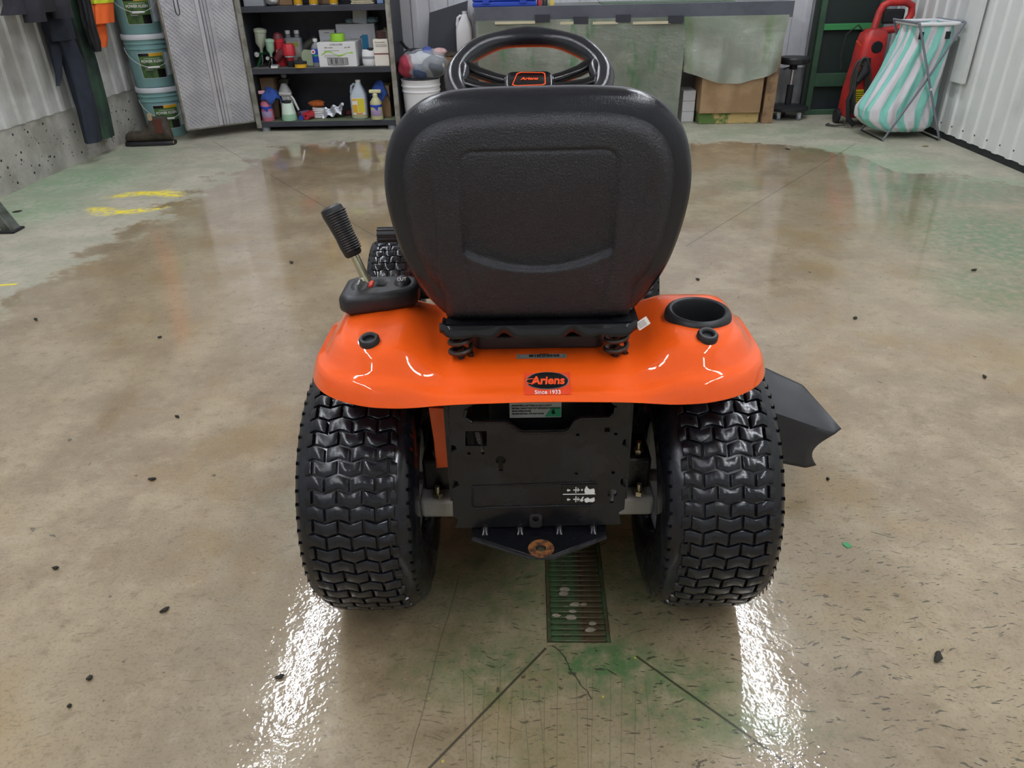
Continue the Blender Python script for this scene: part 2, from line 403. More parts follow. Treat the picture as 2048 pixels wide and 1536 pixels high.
# ceiling light fixtures, two rows over the bay
m_tube = mat('led_tube', 'f4f8ff', 0.5, emit=LAMP); m_fix = mat('fixture_white', 'e8e8e8', 0.4)
n = 0
for X, side in ((-1.72, 'left'), (1.62, 'right')):
    for k, Y in enumerate((-2.6, -1.0, 0.6, 2.2, 3.8, 5.4)):
        f = thing('ceiling_light', 'white linear ceiling light in the row along the %s side of the bay' % side, 'light', (X, Y, 3.30), 0, 'ceiling lights in the %s row' % side)
        MB().bb(-.11, .11, -.68, .68, .045, .2).build('housing', m_fix, f, bevel=.004)
        MB().bb(-.045, .045, -.66, .66, .038, .046).build('diffuser', m_tube, f)
# drain grate
m_grate = mat('grate_green', '4f6a48', 0.3, 0.2, '5c4a36', 14.0, 0.42, 0.62, rvar=0.12, bump=0.25, bs=140)
m_stone = mat('grit_stone', 'a59b86', 0.6, 0, '7d7361', 30)
g = thing('floor_drain_grate', 'narrow green steel slotted drain grate set into the floor under the hitch', 'drain', (0, 0, 0))
fr = MB()
fr.bb(GX0+.001, GX0+.008, GY0+.001, GY1-.001, -.03, .0025).build('frame_rail', m_grate, g)
MB().bb(GX1-.008, GX1-.001, GY0+.001, GY1-.001, -.03, .0025).build('frame_rail', m_grate, g)
bar = None; yy = GY0+.004
while yy < GY1-.01:
    if bar is None:
        bar = MB().bb(GX0+.008, GX1-.008, 0, .0098, -.02, .001).build('bar', m_grate, g, bevel=.0008, bseg=1); bar.location.y = yy
    else:
        c = bar.copy(); COL.objects.link(c); c.location.y = yy
    yy += .01475
for k, (x, y) in enumerate(((1128, 1180), (1126, 1188), (1150, 1210), (1168, 1210), (1146, 1224), (1112, 1232), (1141, 1236), (1184, 1248), (1180, 1261))):
    p = atz(x, y, 0.001); mb = MB(); r = rng.uniform(.004, .008)
    mb.grid(lambda u, v: (r*1.7*math.cos(6.283*u)*math.sin(3.1416*v)*(1+.2*math.sin(9*u+k)), r*math.sin(6.283*u)*math.sin(3.1416*v), r*.45*math.cos(3.1416*v)), 9, 6)
    o = mb.build('pebble', m_stone); o.location = (p.x, p.y, 0.003)
    tag(o, 'small pale wet pebble caught on the bars of the drain grate', 'pebble', 'pebbles on the drain grate')
# ================================================================ LAWN TRACTOR
m_org = mat('orange_paint', 'ff6012', 0.55, 0, coat=1.0, spec=0.2)
m_blk = mat('black_paint', '222327', 0.32, 0, '18191c', 9.0, 0.42, 0.5, rvar=0.14)
m_blkg = mat('black_gloss', '15161a', 0.16, 0, rvar=0.06)
m_tyre = mat('tyre_rubber', '131418', 0.24, 0, '1d2029', 20.0, 0.4, 0.65, rvar=0.1, bump=0.06, bs=120)
m_plast = mat('black_plastic', '242528', 0.45, bump=0.15, bs=400)
m_vinyl = mat('black_vinyl', '22242a', 0.15, bump=0.3, bs=520, rvar=0.06, bd=0.0012)
m_shell = mat('seat_shell_grained', '25262b', 0.36, bump=0.85, bs=430, bd=0.0022, rvar=0.08)
m_rim = mat('rim_silver', 'd4d8e0', 0.4, 0.0)
m_steel = mat('zinc_steel', 'c6c0a4', 0.28, 0.9, bump=0.1, bs=60)
m_alu = mat('cast_alloy', 'b2b2b0', 0.5, 0.25, bump=0.3, bs=220)
m_spring = mat('spring_steel', '4a4440', 0.35, 0.7)
m_white = mat('white_print', 'f0f0ee', 0.5); m_grayp = mat('label_grey', '8d8a85', 0.45); m_blkp = mat('black_print', '101012', 0.4)
m_red = mat('red_print', 'd83a2a', 0.4); m_green = mat('green_print', '3fa878', 0.45); m_orgp = mat('orange_print', 'ff5a2a', 0.3)
m_decal_r = mat('decal_red', 'f2502e', 0.25)
m_rust = mat('rusty_ring', '96602f', 0.7, 0, '4a2c1c', 70, 0.4, 0.6, bump=0.4, bs=300)
m_chrome = mat('chrome_line', 'd8d8dc', 0.2, 0.8)
TX, TY = 0.006, 1.20
T = thing('riding_mower', 'orange and black riding mower seen from behind, high black seat', 'riding mower', (TX, TY, 0), R_(0.9))
def L(X, Y, Z): return (X-TX, Y-TY, Z)
# ---- tyres
def tyre_profile(R, W):
    k = R/.254; q = W/.098
    return [(.112*k, .080*q), (.125*k, .094*q), (.15*k, .1025*q), (.185*k, .106*q), (.212*k, .1035*q), (.230*k, .0975*q), (.2395*k, .086*q), (.2445*k, .06*q), (.2465*k, 0)]
def make_tyre(R, W, nrow, bw, lug, solo):
    pr = tyre_profile(R, W)
    xs = [p[1] for p in pr][::-1]; rr = [p[0] for p in pr][::-1]
    r0 = lambda x: float(np.interp(abs(x), xs, rr))
    full = pr + [(r, -x) for r, x in pr[:-1]][::-1]
    car = MB().lathe(full, 120, axis='x')
    pitch = 2*math.pi/nrow; gap = .0044*R/.254; amp = .0036*R/.254
    zig = lambda x: amp*(abs(((x/bw) % 1.0)*2-1)*2-1)
    def block(x0, x1):
        mb = MB(); nx = 4; ch = .0012
        def ring(inset, dh):
            f, bk = [], []
            for i in range(nx+1):
                x = x0+inset+(x1-x0-2*inset)*i/nx
                h = r0(x)+(dh if dh < 0 else dh*(1-.8*sm(abs(x), W*.66, W*.9))); ph = zig(x)/R; hw = (pitch*R-gap)/2/R-inset/R
                for lst, s in ((f, -1), (bk, 1)):
                    a = ph+s*hw; lst.append((x, h*math.cos(a), h*math.sin(a)))
            return f+bk[::-1]
        A, B, D = ring(-.0006, -.002), ring(0, lug-ch*.7), ring(ch, lug)
        mb.rings([A, B, D], True, False, False)
        n = nx+1
        o = len(mb.v)-2*n
        for i in range(nx): mb.f.append((o+i, o+i+1, o+2*n-2-i, o+2*n-1-i)); mb.mi.append(0)
        return mb
    kinds = {}
    edge = W*.90
    for par in (0, 1):
        c = 0.0 if par == 0 else bw/2
        lst = []
        k0 = -math.ceil(edge/bw)-1
        for k in range(k0, -k0+1):
            x0, x1 = c+(k-.5)*bw+.0026, c+(k+.5)*bw-.0026
            x0, x1 = max(x0, -edge), min(x1, edge)
            if x1-x0 > .009: lst.append(block(x0, x1))
        kinds[par] = lst
    return car, kinds, pitch
def rot_mesh(mb, a):
    ca, sa = math.cos(a), math.sin(a)
    q = MB(); q.v = [(x, y*ca-z*sa, y*sa+z*ca) for x, y, z in mb.v]; q.f = list(mb.f); q.mi = list(mb.mi); return q
def wheel(name, X, Y, R, W, nrow, bw, lug, solo, inner):
    car, kinds, pitch = make_tyre(R, W, nrow, bw, lug, solo)
    t = car.build(name, m_tyre, T); t.location = L(X, Y, R)
    rest = MB(); cache = {}
    for k in range(nrow):
        a = k*pitch
        ang = (math.degrees(a)+720) % 360      # 180 = towards the rear, 90 = top
        for bi, blk in enumerate(kinds[k % 2]):
            if solo and 85 < ang < 290:
                key = (k % 2, bi)
                if key not in cache: cache[key] = blk.build('tread_lug', m_tyre, t); o = cache[key]
                else:
                    o = cache[key].copy(); COL.objects.link(o)
                o.rotation_euler = (a, 0, 0)
            else:
                q = rot_mesh(blk, a); rest.add(q.v, q.f)
    # thin shoulder ribs
    for k in range(nrow):
        a = (k+.5)*pitch
        for s in (-1, 1):
            q = MB(); h = R/.254
            q.add([(s*W*.985, .234*h, -.003), (s*W*1.065, .205*h, -.002), (s*W*1.065, .205*h, .002), (s*W*.985, .234*h, .003),
                   (s*W*.985, .2365*h, -.003), (s*W*1.064, .206*h, -.002), (s*W*1.064, .206*h, .002), (s*W*.985, .2365*h, .003)],
                  [(0,1,2,3), (4,5,6,7), (0,1,5,4), (1,2,6,5), (2,3,7,6), (3,0,4,7)])
            q = rot_mesh(q, a); rest.add(q.v, q.f)
    o = rest.build('tread', m_tyre, t); o['kind'] = 'stuff'
    k = R/.254; s = inner
    MB().lathe([(.118*k, s*W*.86), (.121*k, s*W*.84), (.119*k, s*W*.80), (.108*k, s*W*.74), (.102*k, s*W*.5), (.098*k, s*W*.25), (.07*k, s*W*.12), (.045*k, s*W*.2), (.02*k, s*W*.24), (.0, s*W*.24)], 48, axis='x').build('rim', m_rim, t)
    MB().lathe([(.118*k, -s*W*.86), (.119*k, -s*W*.80), (.108*k, -s*W*.7), (.10*k, -s*W*.3), (.07*k, -s*W*.1), (.0, -s*W*.1)], 48, axis='x').build('rim_face', m_rim, t)
    return t
wheel('rear_tire', -0.311, TY, .254, .098, 62, .0430, .0075, True, 1)
wheel('rear_tire', 0.323, TY, .254, .098, 62, .0430, .0075, True, -1)
wheel('front_tire', -0.437, 2.34, .185, .072, 44, .036, .006, False, 1)
wheel('front_tire', 0.345, 2.34, .185, .072, 44, .036, .006, False, -1)
MB().cyl(L(-.38, 2.34, .19), L(.30, 2.34, .19), .028).build('front_axle', m_blk, T)
# ---- orange fender deck
FW, FR, FY0, FY1, ZB = .366, .125, .946, 1.52, .579
PN = [(0, 0), (.003, .14), (.007, .30), (.012, .40), (.019, .45), (.026, .51), (.034, .66), (.044, .84), (.055, .94), (.07, .985), (.1, 1.0), (9, 1.0)]
def fsd(x, y):
    qx, qy = abs(x)-(FW-FR), (FY0+FR)-y
    if y > FY0+FR or qx <= 0:
        return FW-abs(x) if y > FY0+FR and qx > 0 else min(FW-abs(x), y-FY0)
    if qy <= 0: return FW-abs(x)
    return FR-math.hypot(qx, qy)
def fz(x, y):
    d = max(0, fsd(x, y))
    hump = sm(abs(x), .135, .225)
    zt = .606+.048*hump
    zt -= hump*max(0, y-1.155)**2*5.0 + (1-hump)*max(0, y-1.38)**2*6
    zt += (1-hump)*.004*sm(y, 1.0, 1.06)
    p = float(np.interp(d, [a for a, _ in PN], [c for _, c in PN]))
    zb = ZB - .006*math.exp(-((abs(x)-.21)/.06)**2) + .002*math.exp(-(x/.08)**2)
    if y > FY0+FR:
        zb -= .10*sm(y, 1.15, 1.5)
    return zb+(zt-zb)*p
CUP = (.258, 1.090); PLUGS = ((-.258, 1.014), (.256, 1.012))
def fpt(u, v):
    a = 2*u-1; s = math.copysign(1-(1-abs(a))**1.7, a); x = s*FW
    e = max(0, abs(x)-(FW-FR)); yr = FY0+FR-math.sqrt(max(0, FR*FR-e*e))
    y = yr+(FY1-yr)*v**1.7
    z = fz(x, y)
    if v == 0: z = fz(x, yr)
    return L(x+TX, y, z)
fm = MB().grid(fpt, 150, 90, skip=lambda c: math.hypot(c.x-CUP[0], c.y+TY-CUP[1]) < .047)
fen = fm.build('fender_deck', m_org, T, solid=-.003, ang=180)
fq = fen.modifiers['s']; fq.use_even_offset = False
# rear-face mapping for decals: arc length up from the lip
_tab = []
_y = FY0; _s = 0.0; _pz = fz(0.01, FY0); _py = FY0
while _y < 1.12:
    z = fz(0.01, _y); _s += math.hypot(_y-_py, z-_pz); _tab.append((_s, _y, z)); _py, _pz = _y, z; _y += .001
def rear(x0, s0, off):
    ss, ys, zs = zip(*_tab)
    def fn(co):
        s = s0+co.y; y = float(np.interp(s, ss, ys)); x = x0+co.x; z = fz(x, y)
        e = .002; nz = Vector((-(fz(x+e, y)-fz(x-e, y))/(2*e), -(fz(x, y+e)-fz(x, y-e))/(2*e), 1)).normalized()
        return Vector(L(x+TX, y, z))+nz*(off+co.z)
    return fn
def spread(poly, k=6):
    out = []
    for i, p in enumerate(poly):
        q = poly[(i+1) % len(poly)]
        for j in range(k): out.append((p[0]+(q[0]-p[0])*j/k, p[1]+(q[1]-p[1])*j/k))
    return out
def wrapgrid(name, w, h, m, fn, parent, nx=24, ny=10, shape='rect'):
    mb = MB()
    if shape == 'rect': mb.grid(lambda u, v: fn(Vector(((u-.5)*w, (v-.5)*h, 0))), nx, ny)
    else: mb.grid(lambda u, v: fn(Vector((w/2*(1e-4+v)*math.cos(6.28319*u), h/2*(1e-4+v)*math.sin(6.28319*u), 0))), 40, 6)
    return mb.build(name, m, parent)
BS = .037
badge = wrapgrid('badge', .070, .044, m_decal_r, rear(.0125, BS-.004, .0012), fen)
wrapgrid('badge_border', .0655, .0355, m_chrome, rear(.0125, BS+.001, .0018), fen, shape='e')
wrapgrid('badge_oval', .0625, .0325, m_blkp, rear(.0125, BS+.001, .0023), fen, shape='e')
text('Ariens', .0205, m_orgp, fen, fn=rear(.0135, BS+.001, .0026), shear=.12, bold=.0006, xs=.92)
sw = MB().tube([rear(.0135, BS+.001, .0032)(Vector((-.0245+.0075*math.cos(t)-.001, -.001+.0045*math.sin(t), 0))) for t in np.linspace(.6, 6.2, 14)], .0007, 6).build('swash', m_orgp, fen)
text('Since 1933', .0095, m_white, fen, fn=rear(.0125, BS-.0225, .0018), xs=.95)
wrapgrid('rating_label', .079, .0125, m_grayp, rear(.0055, .0995, .001), fen)
wrapgrid('rating_frame', .073, .0085, m_blkp, rear(.0055, .0995, .0012), fen)
wrapgrid('rating_field', .0715, .0072, m_grayp, rear(.0055, .0995, .0014), fen)
text('Ariens', .0055, m_blkp, fen, fn=rear(.0095, .1048, .0012), shear=.2)
for q in range(3): text('MODEL NO  SERIAL  LAWN TRACTOR  ORANGE', .0022, m_blkp, fen, fn=rear(.0095, .1018-.0022*q, .0016))
for x, y in PLUGS:
    z = fz(x, y)
    p = MB().lathe([(0, .000), (.0085, .000), (.0085, .0045), (.0105, .0068), (.0135, .0066), (.0158, .004), (.0162, -.004)], 28).build('fender_plug', m_plast, fen)
    e = .004; p.location = L(x+TX, y, z+.002); p.rotation_euler = (math.atan2(fz(x, y+e)-fz(x, y-e), 2*e), -math.atan2(fz(x+e, y)-fz(x-e, y), 2*e), 0)
cup = MB().lathe([(0, -.075), (.036, -.075), (.040, -.02), (.0405, .003), (.042, .0065), (.0455, .008), (.0495, .0062), (.0525, .001), (.0532, -.006), (.0525, -.014)], 48).build('cup_holder', m_plast, T)
cup.location = L(CUP[0]+TX, CUP[1], fz(*CUP)+.002); cup.rotation_euler = (R_(2), 0, 0)
# ---- lever console
cx0 = -.262
con = plate('lever_console', [(x, y) for x, y in [(-.054, -.034), (-.044, -.044), (.01, -.030), (.040, -.018), (.051, -.006), (.053, .008), (.051, .026), (.042, .036), (-.044, .036), (-.054, .026)]], [rrect(.030, .036, .010, 4, -.002, .008)], .034, m_plast, T, .010)
con.location = L(-.254, 1.160, .669)
MB().bb(-.018, .016, -.012, .028, -.012, .002).build('slot_floor', m_blkp, con)
MB().grid(lambda u, v: (-.035+.017*math.cos(6.283*u)*math.sin(1.5708*v), .0+.028*math.sin(6.283*u)*math.sin(1.5708*v), .012+.011*math.cos(1.5708*v)), 20, 8).build('console_ridge', m_plast, con)
MB().grid(lambda u, v: (.035+.016*math.cos(6.283*u)*math.sin(1.5708*v), .010+.022*math.sin(6.283*u)*math.sin(1.5708*v), .010+.018*math.cos(1.5708*v)), 20, 8).build('console_ridge', m_plast, con)
MB().bb(-.020, -.013, -.010, .012, .008, .021).build('height_pointer', m_red, con, bevel=.002)
text('CUT', .008, m_white, con, loc=(.036, -.003, .0275), rot=(R_(45), 0, R_(8)))
for k, q in enumerate('765'): text(q, .008, m_white, con, loc=(-.036, -.010+.011*k, .0232+.0006*k), rot=(R_(20), 0, 0))
# ---- height lever
b0, b1 = Vector(L(-.264, 1.165, .650)), Vector(L(-.330, 1.20, .806))
lev = MB().tube([b0, b0.lerp(b1, .28)], .0085, 12).build('lift_lever', m_steel, T)
dv = (b1-b0).normalized()
MB().tube([b0.lerp(b1, .18), b0.lerp(b1, .54)], .0075, 14).build('lever_rod', m_steel, lev)
MB().box(b0.lerp(b1, .15), (.019, .006, .05), rot=dv.to_track_quat('Z', 'Y').to_matrix()).build('lever_flat', m_steel, lev, bevel=.002)
gp = [b0.lerp(b1, .51)+dv*0, b0.lerp(b1, .53), b0.lerp(b1, .63), b0.lerp(b1, .72), b0.lerp(b1, .84), b0.lerp(b1, .95), b0.lerp(b1, 1.0), b0.lerp(b1, 1.02)]
MB().tube(gp, [.012, .0150, .0165, .016, .0175, .0195, .0185, .013], 18, flat=.95).build('lever_grip', m_plast, lev)
for k in range(17):
    f = .57+.0235*k; p = b0.lerp(b1, f); rr = float(np.interp(f, [.48, .6, .72, .84, .95], [.0150, .0165, .016, .0175, .0195]))+.0004
    a = dv.orthogonal().normalized(); bb_ = dv.cross(a)
    # raised ribs on the palm side
    dirx = Vector((1, -.7, 0)); dirx = (dirx-dv*dirx.dot(dv)).normalized(); diry = dv.cross(dirx)
    MB().tube([p+dirx*(rr*math.cos(t))+diry*(rr*math.sin(t)) for t in np.linspace(-1.25, 1.25, 9)], .0016, 6).build('grip_rib', m_plast, lev)
# ---- seat
OUT = [(0, 1.013), (.07, 1.0125), (.125, 1.007), (.162, .99), (.188, .962), (.203, .925), (.209, .885), (.207, .845), (.199, .80), (.187, .758), (.170, .724), (.15, .700), (.10, .684), (0, .680)]
SHL = [(0, .993), (.08, .991), (.13, .983), (.160, .967), (.180, .941), (.191, .905), (.193, .87), (.190, .83), (.182, .780), (.168, .744), (.152, .722), (.1465, .700), (.142, .682), (.134, .672), (.09, .6695), (0, .669)]
def smooth_outline(half, N, sharp=False):
    pts = [Vector((x, 0, z)) for x, z in half]
    full = pts+[Vector((-p.x, 0, p.z)) for p in pts[-2:0:-1]]
    # Catmull-Rom
    n = len(full); dense = []
    for i in range(n):
        p0, p1, p2, p3 = full[i-1], full[i], full[(i+1) % n], full[(i+2) % n]
        for k in range(12):
            t = k/12; dense.append(.5*((2*p1)+(p2-p0)*t+(2*p0-5*p1+4*p2-p3)*t*t+(3*p1-p0-3*p2+p3)*t**3))
    ln = [0]
    for i in range(len(dense)): ln.append(ln[-1]+(dense[(i+1) % len(dense)]-dense[i]).length)
    out = []
    for k in range(N):
        s = ln[-1]*k/N; i = np.searchsorted(ln, s, 'right')-1; i = min(i, len(dense)-1)
        f = (s-ln[i])/max(1e-9, ln[i+1]-ln[i]); out.append(dense[i].lerp(dense[(i+1) % len(dense)], f))
    return out
NS = 200
o_out, o_shl = smooth_outline([(x*1.03, z-.004) for x, z in OUT], NS), smooth_outline([(x*1.03, z-.004) for x, z in SHL], NS)
CZ = .85
def lean(z): return 1.028-(z-.69)*.10
def rr_sdf(x, z, hw, z0, z1, r):
    qx, qz = abs(x)-hw+r, abs(z-(z0+z1)/2)-(z1-z0)/2+r
    return math.hypot(max(qx, 0), max(qz, 0))+min(max(qx, qz), 0)-r
def shell_off(x, z):
    # moulded recess with a smile-shaped ledge, positive = forward (into the seat)
    zb = .766+.024*(x/.1)**2 if abs(x) < .13 else .81
    o = 0
    d = rr_sdf(x, z, .106, .70, .936, .02)
    dep = .0008+.0085*sm(z, .93, .775)
    inside = sm(-d, -.001, .003)*sm(z, zb-.005, zb+.003)
    o += dep*inside
    if z > zb-.02: o += .0026*math.exp(-(d/.0022)**2)
    # creases running down
    o += .0022*math.exp(-((abs(x)-.1035+.012*sm(z, .77, .69))/.0022)**2)*sm(z, .80, .76)
    o += .0045*sm(abs(x), .1405, .1455)*sm(z, .93, .86)
    return o
def shell_pt(p, s):
    x = p.x*s; z = CZ+(p.z-CZ)*s
    y = lean(z)-.016*(1-s*s)+.034*max(0, (s-.80)/.20)**3
    y += .012*sm(z, .735, .69)*0
    return L(x+TX, y+shell_off(x, z), z)
NR = 84
mb = MB(); sv = [1-(k/NR) for k in range(NR)]
rs = [[shell_pt(p, s) for p in o_shl] for s in sv]
mb.rings(rs, True, False, False)
c = len(mb.v); mb.v.append(shell_pt(Vector((0, 0, CZ)), 0)); n0 = (NR-1)*NS
for i in range(NS): mb.f.append((n0+i, n0+(i+1) % NS, c)); mb.mi.append(0)
seat = mb.build('seat', m_shell, T, ang=180)
seat['label'] = 'grained black plastic seat shell'
mb = MB(); rs = []
for s, dy, who in ((.93, .012, 0), (.985, .016, .55), (.995, .022, .9), (1.0, .034, 1), (1.0, .05, 1), (.985, .068, 1), (.95, .080, 1), (.88, .086, 1), (.6, .080, 1), (.3, .078, 1)):
    rs.append([L((a.lerp(q, who)).x*s+TX, lean(CZ+((a.lerp(q, who)).z-CZ)*s)+dy, CZ+((a.lerp(q, who)).z-CZ)*s) for a, q in zip(o_shl, o_out)])
mb.rings(rs, True, False, True)
MB_c = mb.build('backrest_cushion', m_vinyl, seat, ang=180)
# seat cushion
mb = MB(); rs = []
for s, z in ((.86, .672), (.97, .69), (1.0, .72), (1.0, .745), (.96, .765), (.85, .775), (.4, .765)):
    rs.append([L(x*s+TX, 1.245+y*s, z) for x, y in rrect(.40, .37, .09, 8)])
mb.rings(rs, True, True, True); mb.build('seat_cushion', m_vinyl, seat)
# paper tag at the side of the seat
o = plate('care_tag', rrect(.020, .014, .001, 2), [], .0006, m_white, seat, loc=L(.166, 1.03, .668), rot=(R_(80), R_(-32), R_(10)))
for k in range(5): MB().bb(-.007, .005, -.0045+.002*k, -.0037+.002*k, .0003, .0005).build('print_line', m_grayp, o)
# seat pan bracket with pressed waves
def wav(x):
    v = 0
    for c in (-.052, .052): v += math.exp(-((x-c)/.011)**2)
    return v
def brk(u, v):
    x = -.150+.300*u; k = wav(x)
    zl = .656+.006*k+.006*sm(abs(x), .125, .150)+.004*math.exp(-((abs(x)-.095)/.012)**2)
    ztop = .674
    y = 1.012+.02*k*(1-v)*.6+.012*sm(abs(x), .135, .15)
    if v < .25: return L(x+TX, y+.05*(1-v/.25), zl+.002)
    t = (v-.25)/.75
    return L(x+TX, y+.006*t*t, zl+(ztop-zl)*t)
MB().grid(brk, 90, 14).build('seat_bracket', m_blkg, T, solid=.002)
MB().bb(*[a-b for a, b in zip((-.135, .160), (TX, TX))], 1.03-TY, 1.35-TY, .660, .672).build('seat_pan', m_blk, T)
for sx in (-.1155, .1285):
    pts = []
    for k in range(76):
        t = k/75; a = t*2*math.pi*2.6
        pts.append(L(sx+.0165*math.cos(a), 1.04+.0165*math.sin(a), .612+.043*t))
    MB().tube(pts, .0042, 8).build('seat_spring', m_spring, T)
    MB().cyl(L(sx, 1.04, .60), L(sx, 1.04, .66), .006, n=10).build('spring_bolt', m_blk, T)
plate('pivot_plate', rrect(.205, .07, .012, 4), [], .022, m_plast, T, .003, loc=L(.008, 1.100, .622))
# ---- rear frame plate (its own xy = world x,z)
def PX(x, y): # image position to plate coordinates on the plane Y = 1.025
    p = at(x, y, 1.025); return (p.x-TX, p.z)
outl = [PX(*q) for q in ((896, 800), (958, 800), (932, 812), (926, 830), (940, 840), (1005, 840), (1018, 846), (1032, 858), (1042, 862), (1122, 862), (1134, 858), (1146, 840), (1158, 835), (1214, 834), (1225, 826), (1227, 812), (1215, 800), (1258, 800),
        (1257, 872), (1243, 880), (1240, 890), (1252, 896), (1249, 950), (1238, 958), (1236, 968), (1248, 975), (1245, 1018), (1234, 1024), (1238, 1048), (908, 1052), (914, 1036), (904, 1028), (902, 974), (916, 968), (914, 960), (901, 955), (899, 902), (911, 896), (908, 888), (897, 886))]
def ph(x, y, r): c = PX(x, y); return circ(c[0], c[1], r, 14)
def pr4(x0, y0, x1, y1): return [PX(x0, y0), PX(x1, y0), PX(x1, y1), PX(x0, y1)]
def keyhole(x, y, r, wdt, ln):
    c = PX(x, y); pts = []
    for k in range(18):
        a = R_(-70+320*k/17+0); pts.append((c[0]+r*math.sin(a+math.pi+R_(0)) if False else c[0]+r*math.cos(R_(-60)+R_(300)*k/17), c[1]+r*math.sin(R_(-60)+R_(300)*k/17)))
    pts += [(c[0]-wdt, c[1]-r*.8), (c[0]-wdt, c[1]-ln), (c[0]+wdt, c[1]-ln), (c[0]+wdt, c[1]-r*.8)]
    return pts
holes = [pr4(927, 859, 971, 890), ph(935, 904, .0035), ph(963, 903, .0035), keyhole(998, 918, .0088, .0042, .023), ph(1152, 869, .0036), pr4(1205, 854, 1217, 864), ph(1228, 868, .0036), ph(1149, 946, .0036), ph(1223, 945, .0036), keyhole(1221, 986, .0088, .004, .022)]
rp = plate('rear_plate', outl, holes, .006, m_blk, T, .0005, loc=(0, 1.025-TY, 0), rot=(R_(90), 0, 0))
rp['label'] = 'black painted steel rear plate'
# dark tractor body behind the plate
MB().bb(-.118, .118, 1.15-TY, 1.75-TY, .27, .56).build('chassis', m_blk, T)
MB().bb(-.155, -.146, 1.03-TY, 1.6-TY, .33, .56).build('frame_rail', m_blk, T)
MB().bb(.146, .155, 1.03-TY, 1.6-TY, .33, .56).build('frame_rail', m_blk, T)
orgb = MB(); pz = [at(*q, 1.12) for q in ((858, 815), (897, 815), (899, 930), (873, 932), (868, 880))]
plate('frame_bracket', [(p.x-TX, p.z) for p in pz], [circ(-.163, .49, .004, 10)], .006, m_org, T, .001, loc=(0, 1.12-TY, 0), rot=(R_(90), 0, 0))
# pressed rim of the plate's notch and tray
def prim(pts, r, nm, m=m_blkg, y=1.0205): return MB().tube([L(p[0]+TX, y, p[1]) for p in pts], r, 8).build(nm, m, rp.parent)
prim([PX(*q) for q in ((930, 815), (926, 830), (940, 840), (1005, 840), (1018, 846), (1032, 858), (1042, 862), (1122, 862), (1134, 858), (1146, 840), (1158, 835), (1214, 834), (1226, 824), (1227, 812))], .0028, 'notch_rim')
tr = [PX(*q) for q in ((942, 969), (942, 1006), (946, 1012), (1180, 1008), (1189, 1002), (1190, 968), (1186, 963), (1060, 966))]
MB().tube([L(p[0]+TX, 1.0215, p[1]) for p in tr], .0018, 8, closed=True).build('tray_rim', m_blk, T)
c0, c1 = PX(1121, 966), PX(1188, 1004)
dcx, dcz = (c0[0]+c1[0])/2, (c0[1]+c1[1])/2
dec = MB().bb(c0[0], c1[0], 1.0198-TY, 1.0212-TY, c1[1], c0[1]).build('pictogram_decal', m_blkp, T)
def deco(nm, x0, y0, x1, y1):
    a, c_ = PX(x0, y0), PX(x1, y1); return MB().bb(a[0], c_[0], 1.0188-TY, 1.0199-TY, c_[1], a[1]).build(nm, m_white, dec)
for dy in (0, 18.5):
    deco('pictogram', 1143, 976+dy, 1156, 977.4+dy); deco('pictogram', 1147.5, 971+dy, 1149, 982+dy); deco('pictogram', 1152, 973+dy, 1153, 980+dy)
    deco('pictogram', 1159, 975+dy, 1162, 978+dy)
    if dy == 0: poly = [(1166, 983), (1165, 977), (1168, 971), (1170, 969), (1172, 973), (1176, 976), (1184, 974), (1186, 978), (1185, 984), (1180, 985), (1172, 984), (1169, 986)]
    else: poly = [(1166, 1000), (1165, 995), (1172, 992), (1176, 995), (1185, 992), (1186, 998), (1182, 1001), (1174, 1000), (1170, 1002)]
    pp = plate('pictogram', [PX(*q) for q in poly], [], .001, m_white, dec, loc=(0, 1.0192-TY, 0), rot=(R_(90), 0, 0))
    a = plate('pictogram', [PX(*q) for q in ((1130, 977+dy), (1133, 974+dy), (1133, 976+dy), (1137, 976+dy), (1137, 978+dy), (1133, 978+dy), (1133, 980+dy))], [], .001, m_white, dec, loc=(0, 1.0192-TY, 0), rot=(R_(90), 0, 0))
plate('pictogram', [PX(*q) for q in ((1155, 999), (1159, 994), (1162, 990), (1164, 991), (1161, 996), (1164, 997), (1160, 1000), (1157, 998))], [], .001, m_white, dec, loc=(0, 1.0192-TY, 0), rot=(R_(90), 0, 0))
deco('divider', 1122, 984.6, 1187, 985.5)
# spring in the square window
pts = []
for k in range(110):
    t = k/109; p = at(950+9*t, 860+26*t, 1.04); a = t*2*math.pi*8
    pts.append(L(p.x+.0075*math.cos(a), 1.045+.0075*math.sin(a), p.z))
MB().tube(pts, .0013, 6).build('return_spring', m_spring, T)
q0, q1 = at(960, 886, 1.03), at(963, 902, 1.018)
MB().tube([L(*q0), L(q0.x+.001, 1.012, (q0.z+q1.z)/2), L(*q1)], .0013, 6).build('spring_hook', m_steel, T)
